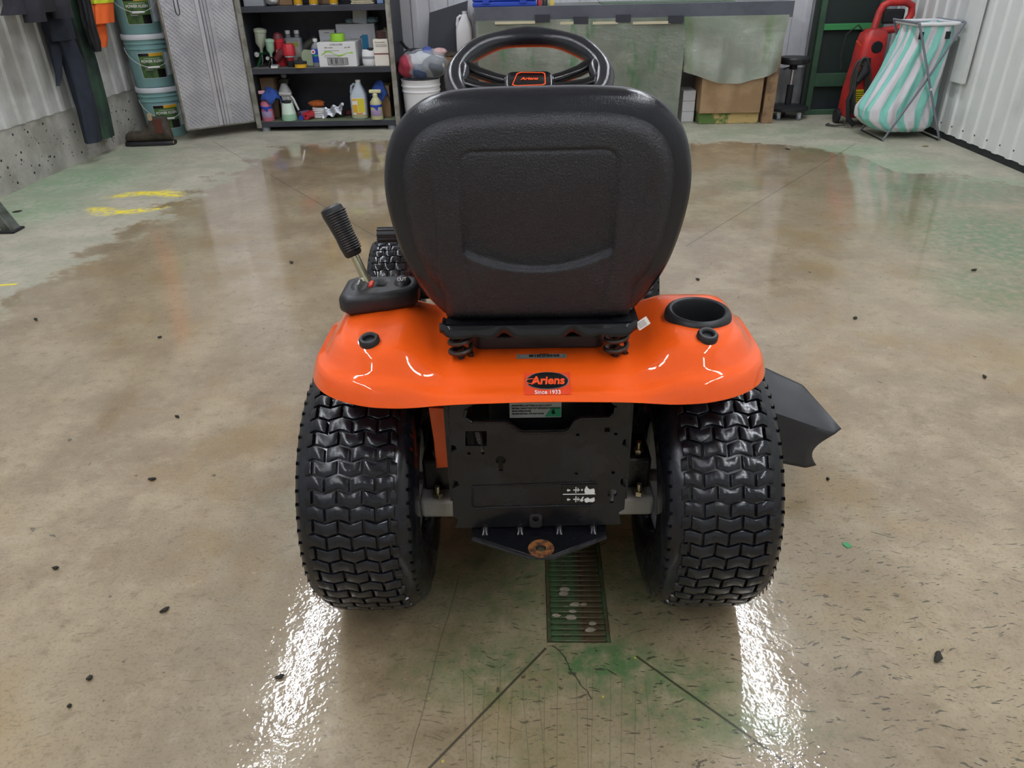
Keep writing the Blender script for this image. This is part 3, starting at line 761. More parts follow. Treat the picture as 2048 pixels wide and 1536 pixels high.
# battery with its label
MB().bb(-.085, .095, 1.065-TY, 1.15-TY, .40, .585).build('battery', m_blkp, T, bevel=.004)
a, c_ = at(1016, 800, 1.064), at(1120, 834, 1.064)
bl = MB().bb(a.x-TX, c_.x-TX, 1.0628-TY, 1.0648-TY, c_.z, a.z).build('battery_label', mat('label_pale', 'b9beb8', .5), T)
ga, gc = at(1090, 816, 1.062), at(1119, 833, 1.062)
plate('label_band', [(ga.x-TX+.008, ga.z), (gc.x-TX, ga.z), (gc.x-TX, gc.z), (ga.x-TX-.002, gc.z)], [], .001, m_green, bl, loc=(0, 1.0622-TY, 0), rot=(R_(90), 0, 0))
p6 = at(1104, 824, 1.061); text('6', .013, m_blkp, bl, loc=L(p6.x, 1.0610, p6.z), rot=(R_(90), 0, 0), bold=.0004)
for k, s in enumerate(('RAPPORTEZ LA BATTERIE AU LIEU D ACHAT', 'RETURN THE BATTERY TO THE PLACE OF PURCHASE', 'POUR LE RECYCLAGE', 'PROPER DISPOSAL FOR RECYCLING')):
    pq = at(1021, 812+5.4*k, 1.061); text(s, .0042, m_blkp, bl, loc=L(pq.x, 1.0618, pq.z), rot=(R_(90), 0, 0), align='LEFT', xs=.8)
# hitch plate
hp = [(q.x-TX, q.y-TY) for q in (atz(*p, .268) for p in ((942, 1054), (942, 1072), (1052, 1110), (1100, 1112), (1208, 1072), (1208, 1048)))]
hc = atz(1078, 1098, .27)
hit = plate('hitch_plate', hp, [circ(hc.x-TX, hc.y-TY, .0085, 20)], .005, m_blkg, T, .001, loc=(0, 0, .268))
lip = [atz(*p, .270) for p in ((942, 1072), (1052, 1110), (1100, 1112), (1208, 1072))]
MB().tube([L(p.x, p.y, -.002) for p in lip], .0045, 8).build('hitch_lip', m_blk, hit)
plate('rust_ring', circ(hc.x-TX, hc.y-TY, .0225, 28), [circ(hc.x-TX, hc.y-TY, .0088, 20)], .001, m_rust, hit, loc=(0, 0, .0033))
for x in (967, 1037, 1115, 1183):
    p = atz(x, 1058, .272)
    MB().grid(lambda u, v, p=p: L(p.x+.009*math.cos(math.pi*u)*(1-.35*v), p.y+.008-.030*(1-v)**.7*0-.022*(v), .003+.013*math.sin(math.pi*u)*(1-v*v)), 10, 8).build('stiffening_rib', m_blkg, hit)
pp_ = atz(1068, 1040, .285)
plate('latch_tab', rrect(.022, .026, .006, 4), [circ(0, .003, .006, 14)], .003, m_blk, T, .0006, loc=L(pp_.x, 1.019, .293), rot=(R_(78), 0, 0))
# axle housings
for s, X0, X1 in ((-1, -.205, -.135), (1, .215, .155)):
    ax = MB().bb(min(X0, X1)-TX-.012, max(X0, X1)-TX+.012, 1.10-TY, 1.20-TY, .232, .276).build('axle_housing', m_alu, T, bevel=.009, bseg=3)
    MB().bb(min(X0, X1)-TX-.005, max(X0, X1)-TX+.005, 1.13-TY, 1.22-TY, .276, .345).build('axle_bracket', m_blk, ax, bevel=.006)
    for bx, by, bz in ((.0, 1.112, .276), (.0, 1.15, .345)):
        xx = (X0+X1)/2+s*.012
        MB().cyl(L(xx, by, bz), L(xx, by, bz+.009), .0095, n=6).build('bolt', m_steel, ax)
        MB().cyl(L(xx, by, bz+.009), L(xx, by, bz+.024), .0048, n=10).build('bolt', m_steel, ax)
    MB().cyl(L(X0, 1.2, .254), L(X0+s*.06, 1.2, .254), .013, n=14).build('axle_shaft', m_alu, ax)
# ---- steering wheel
SW = Vector(L(.004, 1.66, .945)); st = R_(24)
ex = Vector((1, 0, 0)); ey = Vector((0, math.cos(st), math.sin(st))); ez = ex.cross(ey)
SR = .156
stw = MB().tube([SW+ex*(SR*math.cos(a))+ey*(SR*math.sin(a)) for a in np.linspace(0, 2*math.pi, 64, endpoint=False)], [.0205+.0012*math.cos(8*a) for a in np.linspace(0, 2*math.pi, 64, endpoint=False)], 16, closed=True).build('steering_wheel', m_vinyl, T)
for sgn in (-1, 1):
    for t in (0, 1):
        a = R_(14+20*t) if True else 0
        p0 = SW+ex*(sgn*SR*math.cos(R_(20-26*t)))+ey*(SR*math.sin(R_(20-26*t))); p1 = SW+ex*(sgn*.035)+ey*(.012-.026*t)-ez*.022
        MB().tube([p0, p0.lerp(p1, .35)-ez*.006, p0.lerp(p1, .7)-ez*.004, p1], [.014, .013, .012, .013], 12).build('spoke', m_blkg, stw)
    p0 = SW+ex*(sgn*SR*.99)+ey*(SR*.10)
    MB().grid(lambda u, v, p0=p0, sgn=sgn: p0+ex*(sgn*.004*math.cos(6.283*u)*0)+ex*(.018*math.cos(6.283*u)*math.sin(3.1416*v))+ey*(.042*math.cos(3.1416*v))+ez*(.018*math.sin(6.283*u)*math.sin(3.1416*v))-ex*(sgn*.012), 14, 10).build('spoke_root', m_vinyl, stw)
mb = MB(); rs = []
for s, h in ((1.25, -.04), (1.2, -.02), (1.0, -.006), (.92, -.003)):
    rs.append([SW+ex*(x*s)+ey*(y*s-.006)+ez*h for x, y in rrect(.098, .062, .014, 5)])
mb.rings(rs, True, True, True); hub = mb.build('wheel_hub', m_blkg, stw)
def onhub(co): return SW+ex*co.x+ey*(co.y-.006)+ez*(co.z-.002)
hx = [(-.036, -.022), (-.026, .020), (-.018, .025), (.030, .022), (.034, .018), (.034, -.02), (.028, -.025), (-.030, -.026)]
plate('hub_outline', hx, [[(x*.94, y*.92) for x, y in hx]], .0012, m_orgp, hub, fn=onhub)
text('Ariens', .0135, m_orgp, hub, fn=onhub, shear=.25, bold=.0003)
MB().cyl(SW-ez*.03, Vector(L(.004, 1.74, .62)), .024).build('steering_column', m_blk, T)
# ---- hood, dash, footrests (mostly behind the seat)
mb = MB(); rs = []
for Y, hw, zt in ((1.76, .20, .72), (1.82, .235, .74), (2.1, .24, .72), (2.45, .235, .67), (2.62, .215, .60), (2.68, .18, .53)):
    rs.append([L(x+TX, Y, z) for x, z in ((-hw, .36), (-hw, zt-.10), (-hw*.92, zt-.03), (-hw*.6, zt), (0, zt+.012), (hw*.6, zt), (hw*.92, zt-.03), (hw, zt-.10), (hw, .36))])
mb.rings(rs, True, True, True); mb.build('hood', m_org, T, bevel=.01)
MB().bb(-.2, .2, 1.66-TY, 1.74-TY, .35, .74).build('dash_panel', m_blk, T, bevel=.02)
for s in (-1, 1):
    MB().bb(s*.14, s*.34, 1.45-TY, 1.85-TY, .30, .315).build('footrest', m_org, T, bevel=.004)
    MB().bb(s*.16, s*.33, 1.48-TY, 1.83-TY, .315, .322).build('foot_mat', m_plast, T)
p = at(785, 468, 1.72)
MB().cyl(L(p.x-.026, 1.72, p.z), L(p.x+.05, 1.72, p.z), .0165, n=18).build('brake_pedal', m_plast, T)
for k in range(9):
    a = 2*math.pi*k/9
    MB().box(L(p.x-.002, 1.72+.0168*math.cos(a), p.z+.0168*math.sin(a)), (.050, .004, .004)).build('pedal_rib', m_plast, T, bevel=.001)
MB().tube([L(p.x+.04, 1.72, p.z), L(-.16, 1.66, .45), L(-.13, 1.6, .36)], .009).build('pedal_arm', m_blk, T)
# ---- mowing deck and discharge chute
mb = MB(); rs = []
for s, z in ((1.0, .07), (1.0, .17), (.97, .185), (.9, .19)):
    rs.append([L(TX+.06+x*s, 1.72+y*s, z) for x, y in rrect(.98, .46, .16, 6)])
mb.rings(rs, True, True, True); mb.build('mowing_deck', m_blk, T)
A, B, Cc, D = atz(1516, 728, .235), atz(1614, 774, .215), atz(1690, 862, .165), atz(1505, 812, .225)
E1, E2, Fp = atz(1640, 936, .055), atz(1618, 941, .055), atz(1540, 925, .075)
def hermite(*ps): return ps
def lerp3(a, b, t): return a.lerp(b, t)
mb = MB()
def topface(u, v):
    e0 = A.lerp(B, min(1, u*1.0)) ; e1 = D.lerp(Cc, u)
    return e0.lerp(Vector(e1), v)
top_pts = lambda u: (A.lerp(B, u/.55) if u < .55 else B.lerp(Cc, (u-.55)/.45))
crease = lambda u: D.lerp(Cc+Vector((-.012, -.004, -.012)), u)
bot = lambda u: (Fp.lerp(E2, u/.85) if u < .85 else E2.lerp(E1, (u-.85)/.15))
def chute(u, v):
    if v < .5:
        t = v/.5; p = top_pts(u).lerp(crease(u), sm(t, 0, 1)*.5+t*.5)
    else:
        t = (v-.5)/.5; p = crease(u).lerp(bot(u), t)
        if u > .55: p = p + Vector((-.030*math.sin(math.pi*t)*((u-.55)/.45)**2, 0, 0))
    return L(*p)
mb.grid(chute, 30, 24)
ch = mb.build('discharge_chute', mat('chute_plastic', '3a3c40', 0.42, 0, '303236', 6, bump=.1, bs=150), T, solid=.004, ang=60, sub=0)
# ================================================================ BACK OF THE WORKSHOP
def loft(mb, rs, **k): return mb.rings(rs, True, k.get('c0', True), k.get('c1', True), k.get('mi', 0))
def ering(c, rx, ry, n=28, fold=0.0, k=5, ph=0.0):
    return [(c[0]+rx*math.cos(t)*(1+fold*math.sin(k*t+ph)), c[1]+ry*math.sin(t)*(1+fold*math.sin(k*t+ph)), c[2]) for t in np.linspace(0, 2*math.pi, n, endpoint=False)]
def interp_rows(rows, n):
    xs = np.linspace(0, 1, len(rows)); out = []
    for t in np.linspace(0, 1, n): out.append([float(np.interp(t, xs, [r[i] for r in rows])) for i in range(len(rows[0]))])
    return out
def hang(rows, fold=.12, k=5, n=26, ph=0.0):
    """hanging cloth: rows of (x, y, z, rx, ry) from top to bottom"""
    mb = MB(); rs = []
    for i, (x, y, z, rx, ry) in enumerate(interp_rows(rows, n)):
        rs.append(ering((x, y, z), rx, ry, 36, fold*(.5+.5*i/n), k, ph+i*.13)
                  if True else None)
    return mb.rings(rs, True, True, True)
m_card = mat('cardboard', 'a88a68', 0.8, 0, '967858', 5)
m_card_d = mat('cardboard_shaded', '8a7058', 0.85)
m_wood = mat('rough_wood', '9a7c5e', 0.8, 0, '7a6048', 12)
m_black = mat('matte_black', '1d1e22', 0.7); m_dkgrey = mat('dark_grey_steel', '4e5058', 0.5, 0.2, '43454d', 3)
m_cab = mat('cabinet_grey', '3d4049', 0.5, 0.1, '34363e', 3); m_edge = mat('worn_edge', '9c9a92', 0.5, 0.3, '7e7a70', 12)
m_wht = mat('white_plastic', 'e3e3e6', 0.4); m_paper = mat('white_card', 'dcdcde', 0.7); m_cream = mat('cream_card', 'e6e0d6', 0.7)
m_trans = mat('milky_plastic', 'ccd6e2', 0.35, alpha=0.93)
m_teal = mat('bucket_teal', '86b0b0', 0.42); m_lid = mat('bucket_lid', 'dfe3ea', 0.4)
m_dgreen = mat('label_green', '2f4a2c', 0.5, 0, '55793f', 9); m_yel = mat('label_yellow', 'e0ac28', 0.5); m_lidw = mat('wire_white', 'd6d6d6', 0.4, 0.3)
m_navy = mat('navy_cloth', '262c3a', 0.85, 0, '1e2430', 8); m_gcloth = mat('dark_green_cloth', '24322e', 0.7, 0, '2e4a38', 4); m_jack = mat('black_cloth', '25242c', 0.9)
m_leath = mat('black_leather', '1a1b20', 0.35); m_hv = mat('hi_vis_orange', 'f0692a', 0.75); m_hvy = mat('hi_vis_yellow', 'c8d12c', 0.7)
m_blue = mat('blue_cloth', '2c4f9e', 0.9, 0, '22407f', 15); m_pink = mat('pink_liquid', 'b9667e', 0.35); m_pinkt = mat('pink_plastic', 'dca8b4', 0.4)
m_redp = mat('red_plastic', 'c02c38', 0.35); m_redd = mat('dark_red', '6e3038', 0.5); m_lime = mat('lime_tape', '9ad23a', 0.5)
m_bluep = mat('blue_plastic', '2547b4', 0.4); m_sky = mat('sky_blue_print', '2f8fc0', 0.5); m_glove = mat('blue_nitrile', '7f9aa8', 0.6)
m_alw = mat('checker_plate', 'c6c6cc', 0.36, 0.75, 'b2b2ba', 4); m_als = mat('smooth_aluminium', 'd2d2da', 0.25, 0.9)
m_mint = mat('mint_liquid', '9cc4a8', 0.35); m_mintw = mat('mint_cup', 'cfe0d2', 0.4); m_sage = mat('pale_sage', '9aa68a', 0.7)
m_gpaint = mat('rack_green', '3d5c46', 0.5, 0, '34503c', 5); m_gbright = mat('rack_green_bright', '3f9054', 0.5)
m_grey = mat('mid_grey_plastic', '8d9298', 0.45); m_tan = mat('tan_cloth', 'c8bfa4', 0.85)
m_pl = mat('padding', '5a5d66', 0.5)
# ---------------- left wall: coat rail and clothes
rail = thing('coat_rail', 'wooden coat rail with hooks on the left wall', 'rail', (XL+.045, 5.3, 1.72))
MB().bb(-.02, .0, -.9, .75, -.05, .05).build('board', m_wood, rail)
for k in range(6): MB().tube([(0, -.6+.22*k, .0), (.05, -.6+.22*k, -.02), (.055, -.6+.22*k, .02)], .006, 8).build('hook', m_spring, rail)
def cl(x, y, X=-3.02): return atx(x, y, X)
def cloth(name, label, mats, parts):
    p0 = parts[0][2][0]
    t = thing(name, label, 'clothing', (p0[0], p0[1], p0[2]))
    for pn, m, rows, fold, k in parts:
        o = hang([(r[0]-p0[0], r[1]-p0[1], r[2]-p0[2], r[3], r[4]) for r in rows], fold, k).build(pn, m, t)
    return t
def row(x, y, rx, ry, X=-3.02):
    p = cl(x, y, X); return (p.x, p.y, p.z, rx, ry)
X0 = -3.03
XJ = X0+.07
cloth('hanging_jacket', 'black work jacket hanging at the far left of the wall', None, [
    ('body', m_jack, [(XJ, 4.98, 1.64, .03, .06), (XJ, 4.98, 1.58, .07, .2), (XJ, 4.98, 1.3, .08, .25), row(70, 5, .075, .27, XJ), row(62, 26, .07, .26, XJ)], .06, 7),
    ('sleeve', m_jack, [(XJ+.05, 4.83, 1.55, .05, .07), row(58, -60, .06, .085, XJ+.05), row(66, 20, .055, .08, XJ+.05), row(72, 44, .05, .075, XJ+.05)], .08, 4),
    ('sleeve', m_jack, [(XJ+.05, 5.16, 1.55, .05, .07), row(112, -60, .06, .085, XJ+.05), row(120, 10, .055, .08, XJ+.05), row(128, 36, .05, .07, XJ+.05)], .08, 4)])
X0 = -3.03
cloth('hanging_coverall', 'dark navy work trousers hanging down to the concrete footing', None, [
    ('waist', m_navy, [(X0-.06, 5.12, 1.66, .01, .02), (X0-.06, 5.12, 1.2, .01, .03), row(100, 5, .04, .10, X0-.02), row(112, 40, .065, .12, X0), row(124, 80, .06, .12, X0)], .08, 6),
    ('trouser_leg', m_navy, [row(120, 60, .05, .09, X0), row(150, 130, .055, .095, X0), row(172, 210, .05, .085, X0), row(186, 284, .045, .065, X0)], .10, 5),
    ('trouser_leg', m_navy, [row(104, 60, .03, .06, X0-.03), row(112, 110, .03, .05, X0-.03), row(118, 150, .02, .03, X0-.03), row(116, 172, .01, .012, X0-.03)], .12, 4)])
cloth('hanging_rain_trousers', 'dark green rain trousers hanging behind the navy trousers', None, [
    ('trouser_leg', m_gcloth, [(X0-.05, 5.36, 1.5, .03, .06), row(146, 10, .03, .06, X0-.05), row(180, 120, .03, .07, X0-.05), row(205, 220, .03, .075, X0-.05), row(216, 274, .03, .07, X0-.05)], .10, 5)])
cloth('hanging_leather_sleeve', 'shiny black leather welding sleeve hanging beside the orange vest', None, [
    ('sleeve', m_leath, [(X0+.04, 5.45, 1.5, .02, .03), row(168, 0, .035, .055, X0+.04), row(178, 50, .035, .05, X0+.04), row(190, 85, .03, .045, X0+.04), row(195, 103, .02, .03, X0+.04)], .16, 6)])
cloth('hanging_safety_vest', 'orange safety vest with yellow band hanging above the corner', None, [
    ('vest_body', m_hv, [(X0, 5.72, 1.62, .04, .08), (X0, 5.70, 1.5, .06, .15), (X0, 5.70, 1.15, .06, .15), row(202, 0, .055, .13, X0), row(206, 46, .05, .13, X0)], .07, 7),
    ('reflective_band', m_hvy, [row(200, -28, .062, .148, X0), row(202, 6, .058, .135, X0)], .07, 7),
    ('vest_tail', m_hv, [row(198, 40, .03, .06, X0-.02), row(206, 75, .025, .06, X0-.02), row(208, 94, .015, .03, X0-.02)], .08, 4)])
o = hang([(0, 0, 0, .03, .04), (.01, 0, -.3, .05, .05), (.02, 0, -.6, .05, .055), (.02, 0, -.95, .05, .05)], .1, 5).build('garment_bag', mat('dark_slate_cloth', '30333c', .85))
o.location = (axx(334, 6.5, .9), 6.5, 1.36); tag(o, 'dark slate garment hanging in the corner between buckets and cabinet', 'clothing')
MB().box((0, .06, .1), (.012, .2, .012)).build('hook', m_spring, o)
o = MB().bb(-.10, .13, -.07, .07, 0, .14).build('wooden_block', mat('plywood_block', 'a27c50', .75), bevel=.003); o.location = (axx(352, 6.5, .28), 6.52, .28)
tag(o, 'short brown plywood block on a concrete ledge behind the cabinet door', 'block')
MB().bb(-.16, .16, -.08, .2, -.28, 0).build('ledge', m_conc, o)
# ---------------- buckets
def bucket(loc, rz, label, lettering=True):
    t = thing('bucket', label, 'bucket', loc, rz, 'teal pails stacked in the corner')
    MB().lathe([(0, .0), (.137, .0), (.14, .006), (.152, .262), (.1585, .268), (.1585, .276), (.153, .28), (.154, .300), (.1605, .304), (.1605, .312), (.155, .316), (.157, .345)], 48).build('pail', m_teal, t)
    MB().lathe([(.1565, .336), (.1655, .336), (.167, .342), (.167, .366), (.164, .372), (.155, .3725), (.152, .366), (0, .366)], 48).build('lid', m_lid, t)
    # label on the front, a curved patch
    def patch(a0, a1, z0, z1, off, m, nm):
        return MB().grid(lambda u, v: ((np.interp(z0+(z1-z0)*v, [0, .262], [.1405, .1525])+off)*math.sin(a0+(a1-a0)*u), -(np.interp(z0+(z1-z0)*v, [0, .262], [.1405, .1525])+off)*math.cos(a0+(a1-a0)*u), z0+(z1-z0)*v), 14, 6).build(nm, m, t)
    patch(-.62, .62, .066, .246, .0008, m_lid, 'label_border'); patch(-.60, .60, .069, .243, .0014, m_dgreen, 'label')
    patch(-.60, -.1, .222, .243, .002, m_blkp, 'label_corner'); patch(-.1, .60, .222, .243, .002, m_yel, 'label_band'); patch(.7, 1.25, .08, .24, .0012, m_lid, 'data_label')
    patch(.16, .60, .069, .130, .0019, m_blkp, 'label_photo')
    def wrap(zc):
        def fn(co):
            z = zc+co.y; r = float(np.interp(z, [0, .262], [.1405, .1525]))+.0025+co.z; a = co.x/.15
            return Vector((r*math.sin(a), -r*math.cos(a), z))
        return fn
    text('POWER KLEEN', .027, m_white, t, fn=wrap(.186), bold=.0006, xs=.86, shear=.1)
    for k in range(3): patch(-.38, .1-.07*k, .148-.011*k, .1505-.011*k, .002, m_white, 'print_line')
    patch(-.35, .4, .205, .2075, .002, m_white, 'print_line')
    pts = []
    for k in range(25):
        a = R_(-180+180*k/24-0); x = .162*math.cos(a); d = math.sin(a)
        pts.append((x, -.02+.155*d*1.0-.012*abs(d), .283+.135*d))
    MB().tube(pts, .0028, 6).build('wire_handle', m_lidw, t)
    q = pts[12]; MB().tube([(q[0]-.042, q[1]+.002, q[2]), (q[0]+.042, q[1]+.002, q[2])], .0075, 8).build('handle_grip', m_wht, t)
    return t
bucket((-2.935, 6.16, 0), R_(33), 'teal plastic bucket standing on the floor, bottom of the stack')
bucket((-2.945, 6.16, .3725), R_(30), 'teal plastic bucket with lowered wire handle, middle of the stack')
bucket((-2.955, 6.16, .745), R_(28), 'teal plastic bucket cut off by the photo, top of the stack')
# ---------------- boot
bt = thing('work_boot', 'worn brown pull-on work boot standing in front of the bucket stack', 'boot', (-2.9, 5.76, 0), R_(4))
m_boot = mat('boot_leather', '4c4338', .6, 0, '3a332a', 14, bump=.2, bs=60); m_gore = mat('boot_gore', '5a3026', .85); m_sole = mat('boot_sole', '25252a', .6)
rs = []
for x, hw, z0, z1 in ((-.175, .02, .03, .045), (-.168, .038, .024, .085), (-.14, .05, .024, .104), (-.10, .053, .024, .104), (-.05, .05, .024, .106), (-.01, .047, .024, .125), (.015, .046, .024, .15), (.03, .046, .024, .2), (.09, .047, .024, .208), (.145, .044, .024, .204), (.160, .038, .024, .17), (.172, .022, .03, .08)):
    rs.append([(x+(.012*sm(z, .1, .2) if x > .1 else 0), y, z) for y, z in [(hw*math.cos(a)*(.75 if math.sin(a) > .5 else 1), z0+(z1-z0)*(.5+.5*math.sin(a))) for a in np.linspace(0, 2*math.pi, 20, endpoint=False)]])
MB().rings(rs).build('upper', m_boot, bt)
plate('sole', [(-.185, 0), (-.17, .038), (-.12, .054), (-.04, .05), (.05, .045), (.13, .048), (.175, .035), (.182, 0), (.175, -.035), (.13, -.048), (.05, -.045), (-.04, -.05), (-.12, -.054), (-.17, -.038)], [], .030, m_sole, bt, .008, loc=(0, 0, .015))
plate('elastic_gore', [(-.02, -.05), (.03, -.05), (.034, .05), (-.03, .05)], [], .004, m_gore, bt, .001, loc=(.10, -.046, .14), rot=(R_(84), 0, 0))
plate('pull_tab', rrect(.03, .05, .008, 4), [], .004, mat('tab_tan', '9a8262', .8), bt, .001, loc=(.045, -.02, .205), rot=(R_(80), 0, R_(20)))
MB().bb(.160, .1835, -.04, -.01, .012, .028).build('heel_tag', m_yel, bt, bevel=.002)
# ---------------- cabinet
CX0, CX1, CY0, CY1 = -2.215, -1.05, 6.2, 6.68
cab = thing('steel_cabinet', 'dark grey steel storage cabinet with open shelves', 'cabinet', (0, 0, 0))
for x0, x1 in ((CX0, CX0+.02), (CX1-.02, CX1)): MB().bb(x0, x1, CY0, CY1, .03, 1.9).build('side_panel', m_cab, cab)
MB().bb(CX0, CX1, CY1-.015, CY1, .03, 1.9).build('back_panel', m_cab, cab)
SZ = (.075, .472, .905, 1.35)
for z in SZ:
    sh = MB().bb(CX0+.021, CX1-.021, CY0+.004, CY1-.016, z-.04, z).build('shelf', m_cab, cab, bevel=.002)
MB().bb(CX0+.022, CX1-.022, CY0+.006, CY1-.02, .0755, .0785).build('shelf_liner', mat('green_liner', '6c755c', .8, 0, '586048', 5), cab)
MB().bb(CX0+.022, CX1-.022, CY0+.006, CY1-.02, .4725, .4745).build('shelf_liner', mat('grey_liner', '5c5d58', .8), cab)
MB().bb(CX0, CX1, CY0, CY1, 1.9, 1.93).build('top_panel', m_cab, cab)
for x in (CX0-.002, CX1-.036): MB().bb(x, x+.038, CY0-.012, CY0+.004, .03, 1.93).build('front_post', m_edge, cab, bevel=.002)
for x in (CX0+.05, CX1-.08): MB().cyl((x, CY0+.05, 0), (x, CY0+.05, .035), .035, n=16).build('foot', m_grey, cab)
# left door, swung open, faced with checker plate
dl = Vector((-2.655, 5.87, 0)); dr = Vector((-2.225, 6.215, 0)); dvec = (dr-dl); DW = dvec.length; da = math.atan2(dvec.y, dvec.x)
door = MB().bb(0, DW, -.006, .03, .075, 1.88).build('door', m_edge, cab, bevel=.004); door.location = dl; door.rotation_euler = (0, 0, da)
MB().bb(.012, DW-.018, -.012, -.005, .088, 1.87).build('checker_plate', m_alw, door)
lug = MB()
r_, c_ = 0, 0
zz = .10
while zz < 1.86:
    xx = .025 + (.016 if r_ % 2 else 0)
    while xx < DW-.03:
        if not (.245 < xx < .375) and not (.10 < xx < .15 and zz > .84):
            a = R_(45 if (int(round(xx/.016))+r_) % 2 else -45); dx, dz = .013*math.cos(a), .013*math.sin(a); nx, nz = -math.sin(a)*.0035, math.cos(a)*.0035
            lug.add([(xx-dx, -.012, zz-dz), (xx+nx, -.012, zz+nz), (xx+dx, -.012, zz+dz), (xx-nx, -.012, zz-nz), (xx-dx*.4, -.0155, zz-dz*.4), (xx+dx*.4, -.0155, zz+dz*.4)], [(0, 1, 4), (1, 5, 4), (1, 2, 5), (2, 3, 5), (3, 4, 5), (3, 0, 4)])
        xx += .032
    zz += .016; r_ += 1
lo = lug.build('plate_tread', m_alw, door, smooth=False); lo['kind'] = 'stuff'
for x0, x1, d in ((.252, .282, .020), (.288, .306, .024), (.310, .330, .020), (.336, .368, .018)):
    MB().bb(x0, x1, -d, -.011, .088, 1.87).build('centre_strip', m_als if x0 < .26 else m_alw, door, bevel=.002)
hs = MB().tube([(.108, -.016, 1.5), (.108, -.016, .90), (.112, -.016, .878), (.122, -.016, .87), (.132, -.016, .878), (.136, -.016, .90), (.136, -.016, 1.5)], .0035, 8).build('handle_slot', m_dkgrey, door)
# ---------------- shelf goods
def put(name, label, cat, x, Y, z, rz=0.0, group=None): return thing(name, label, cat, (axx(x, Y, z), Y, z), rz, group)
def carton(name, label, x, Y, z, w, d, h, m, rz=0, cat='box'):
    t = put(name, label, cat, x, Y, z, rz)
    MB().bb(-w/2, w/2, -d/2, d/2, 0, h).build('carton', m, t, bevel=.003)
    MB().bb(-w/2+.004, w/2-.004, -.002, .002, h, h+.0012).build('tape_seam', m_tan, t)
    return t
def face(t, nm, x0, x1, z0, z1, m, yf, off=.0012): return MB().bb(x0, x1, yf-off, yf+.0004, z0, z1).build(nm, m, t)
def spray_gun(label, x, Y, z, s, mcup, mbody, tilt):
    t = put('spray_gun', label, 'spray gun', x, Y, z, 0)
    g = MB(); g.tube([(-.045*s, 0, .006), (-.02*s, 0, .05*s), (0, 0, .095*s)], [.012*s, .014*s, .013*s], 10); g.build('grip', mbody, t)
    MB().cyl((-.015*s, -.03*s, .10*s), (.02*s, .05*s, .105*s), .016*s, n=14).build('gun_body', mbody, t)
    MB().lathe([(0, -.02*s), (.02*s, -.02*s), (.02*s, 0), (.012*s, .012*s), (0, .012*s)], 14, c=(-.02*s, -.04*s, .10*s), axis='y').build('air_cap', m_chrome, t)
    MB().tube([(.012*s, -.02*s, .095*s), (.014*s, -.03*s, .05*s), (.0, -.02*s, .02*s)], .004*s, 6).build('trigger', m_chrome, t)
    MB().cyl((-.045*s, 0, .0), (-.045*s, 0, .012), .009*s, n=10).build('air_inlet', m_chrome, t)
    c = MB().lathe([(0, 0), (.012*s, 0), (.014*s, .03*s), (.043*s, .07*s), (.046*s, .15*s), (.051*s, .152*s), (.051*s, .175*s), (.02*s, .185*s), (0, .185*s)], 24).build('paint_cup', mcup, t)
    c.location = (.005*s, 0, .11*s); c.rotation_euler = (0, tilt, 0)
    return t
z2 = .4748
spray_gun('spray gun with tall grey-green paint cup at the left of the middle shelf', 527, 6.32, z2, .95, mat('cup_a', 'aeb5a4', .4), mat('gun_green', '2e6a44', .3, .4), R_(6))
spray_gun('smaller spray gun with mint green lidded cup', 545, 6.27, z2, .70, mat('cup_b', '9cbfa6', .35), m_spring, R_(4))
t = put('red_canister', 'red upright canister with dark cone top behind the spray guns', 'canister', 565, 6.36, z2)
MB().lathe([(0, 0), (.042, 0), (.044, .004), (.044, .17), (.047, .172), (.047, .195), (.044, .197)], 26).build('body', m_redp, t); MB().lathe([(.044, .197), (.03, .235), (.012, .245), (0, .245)], 26).build('cone_top', m_redd, t)
text('CP', .03, m_white, t, loc=(.0, -.0455, .11), rot=(R_(90), 0, 0))
t = put('air_sander', 'red palm air tool with chrome collar lying on the middle shelf', 'tool', 583, 6.28, z2)
MB().lathe([(0, .045), (.022, .045), (.026, .05), (.026, .07), (.035, .072), (.036, .08), (.046, .085), (.048, .14), (.036, .165), (0, .17)], 24).build('motor_head', m_redp, t)
MB().lathe([(.0365, .072), (.044, .073), (.044, .082), (.0365, .083)], 24).build('collar', m_chrome, t); MB().lathe([(0, 0), (.024, 0), (.03, .045), (0, .046)], 20).build('foot_pad', m_black, t)
MB().tube([(-.02, 0, .12), (-.07, .01, .10), (-.115, .02, .05)], [.028, .03, .024], 14).build('handle', m_redd, t)
t = put('twin_neck_bottle', 'grey twin-neck dosing bottle with white caps', 'bottle', 594, 6.44, z2)
MB().bb(-.068, .068, -.035, .035, 0, .2).build('body', m_grey, t, bevel=.018, bseg=4)
for s in (-.038, .034):
    MB().lathe([(.02, .19), (.02, .222), (.014, .224), (.014, .232)], 16, c=(s, 0, 0)).build('neck', m_grey, t); MB().lathe([(.017, .225), (.02, .226), (.02, .25), (0, .252)], 16, c=(s, 0, 0)).build('cap', m_wht, t)
face(t, 'label', -.05, .052, .03, .17, mat('label_beige', 'b0aca0', .6), -.035); face(t, 'label_picture', -.045, .045, .135, .165, mat('label_olive', '9a9a4c', .6), -.0362)
t = put('scrub_brush', 'round brush with yellow bristles and black back', 'brush', 602, 6.23, z2)
MB().cyl((0, 0, 0), (0, 0, .028), .046, n=24).build('bristles', m_yel, t); MB().lathe([(.05, .028), (.05, .042), (.02, .048), (.012, .075), (0, .076)], 24).build('brush_back', m_black, t)
t = put('heat_gun', 'dark grey hand tool lying on its side behind the sage pad', 'tool', 624, 6.47, z2)
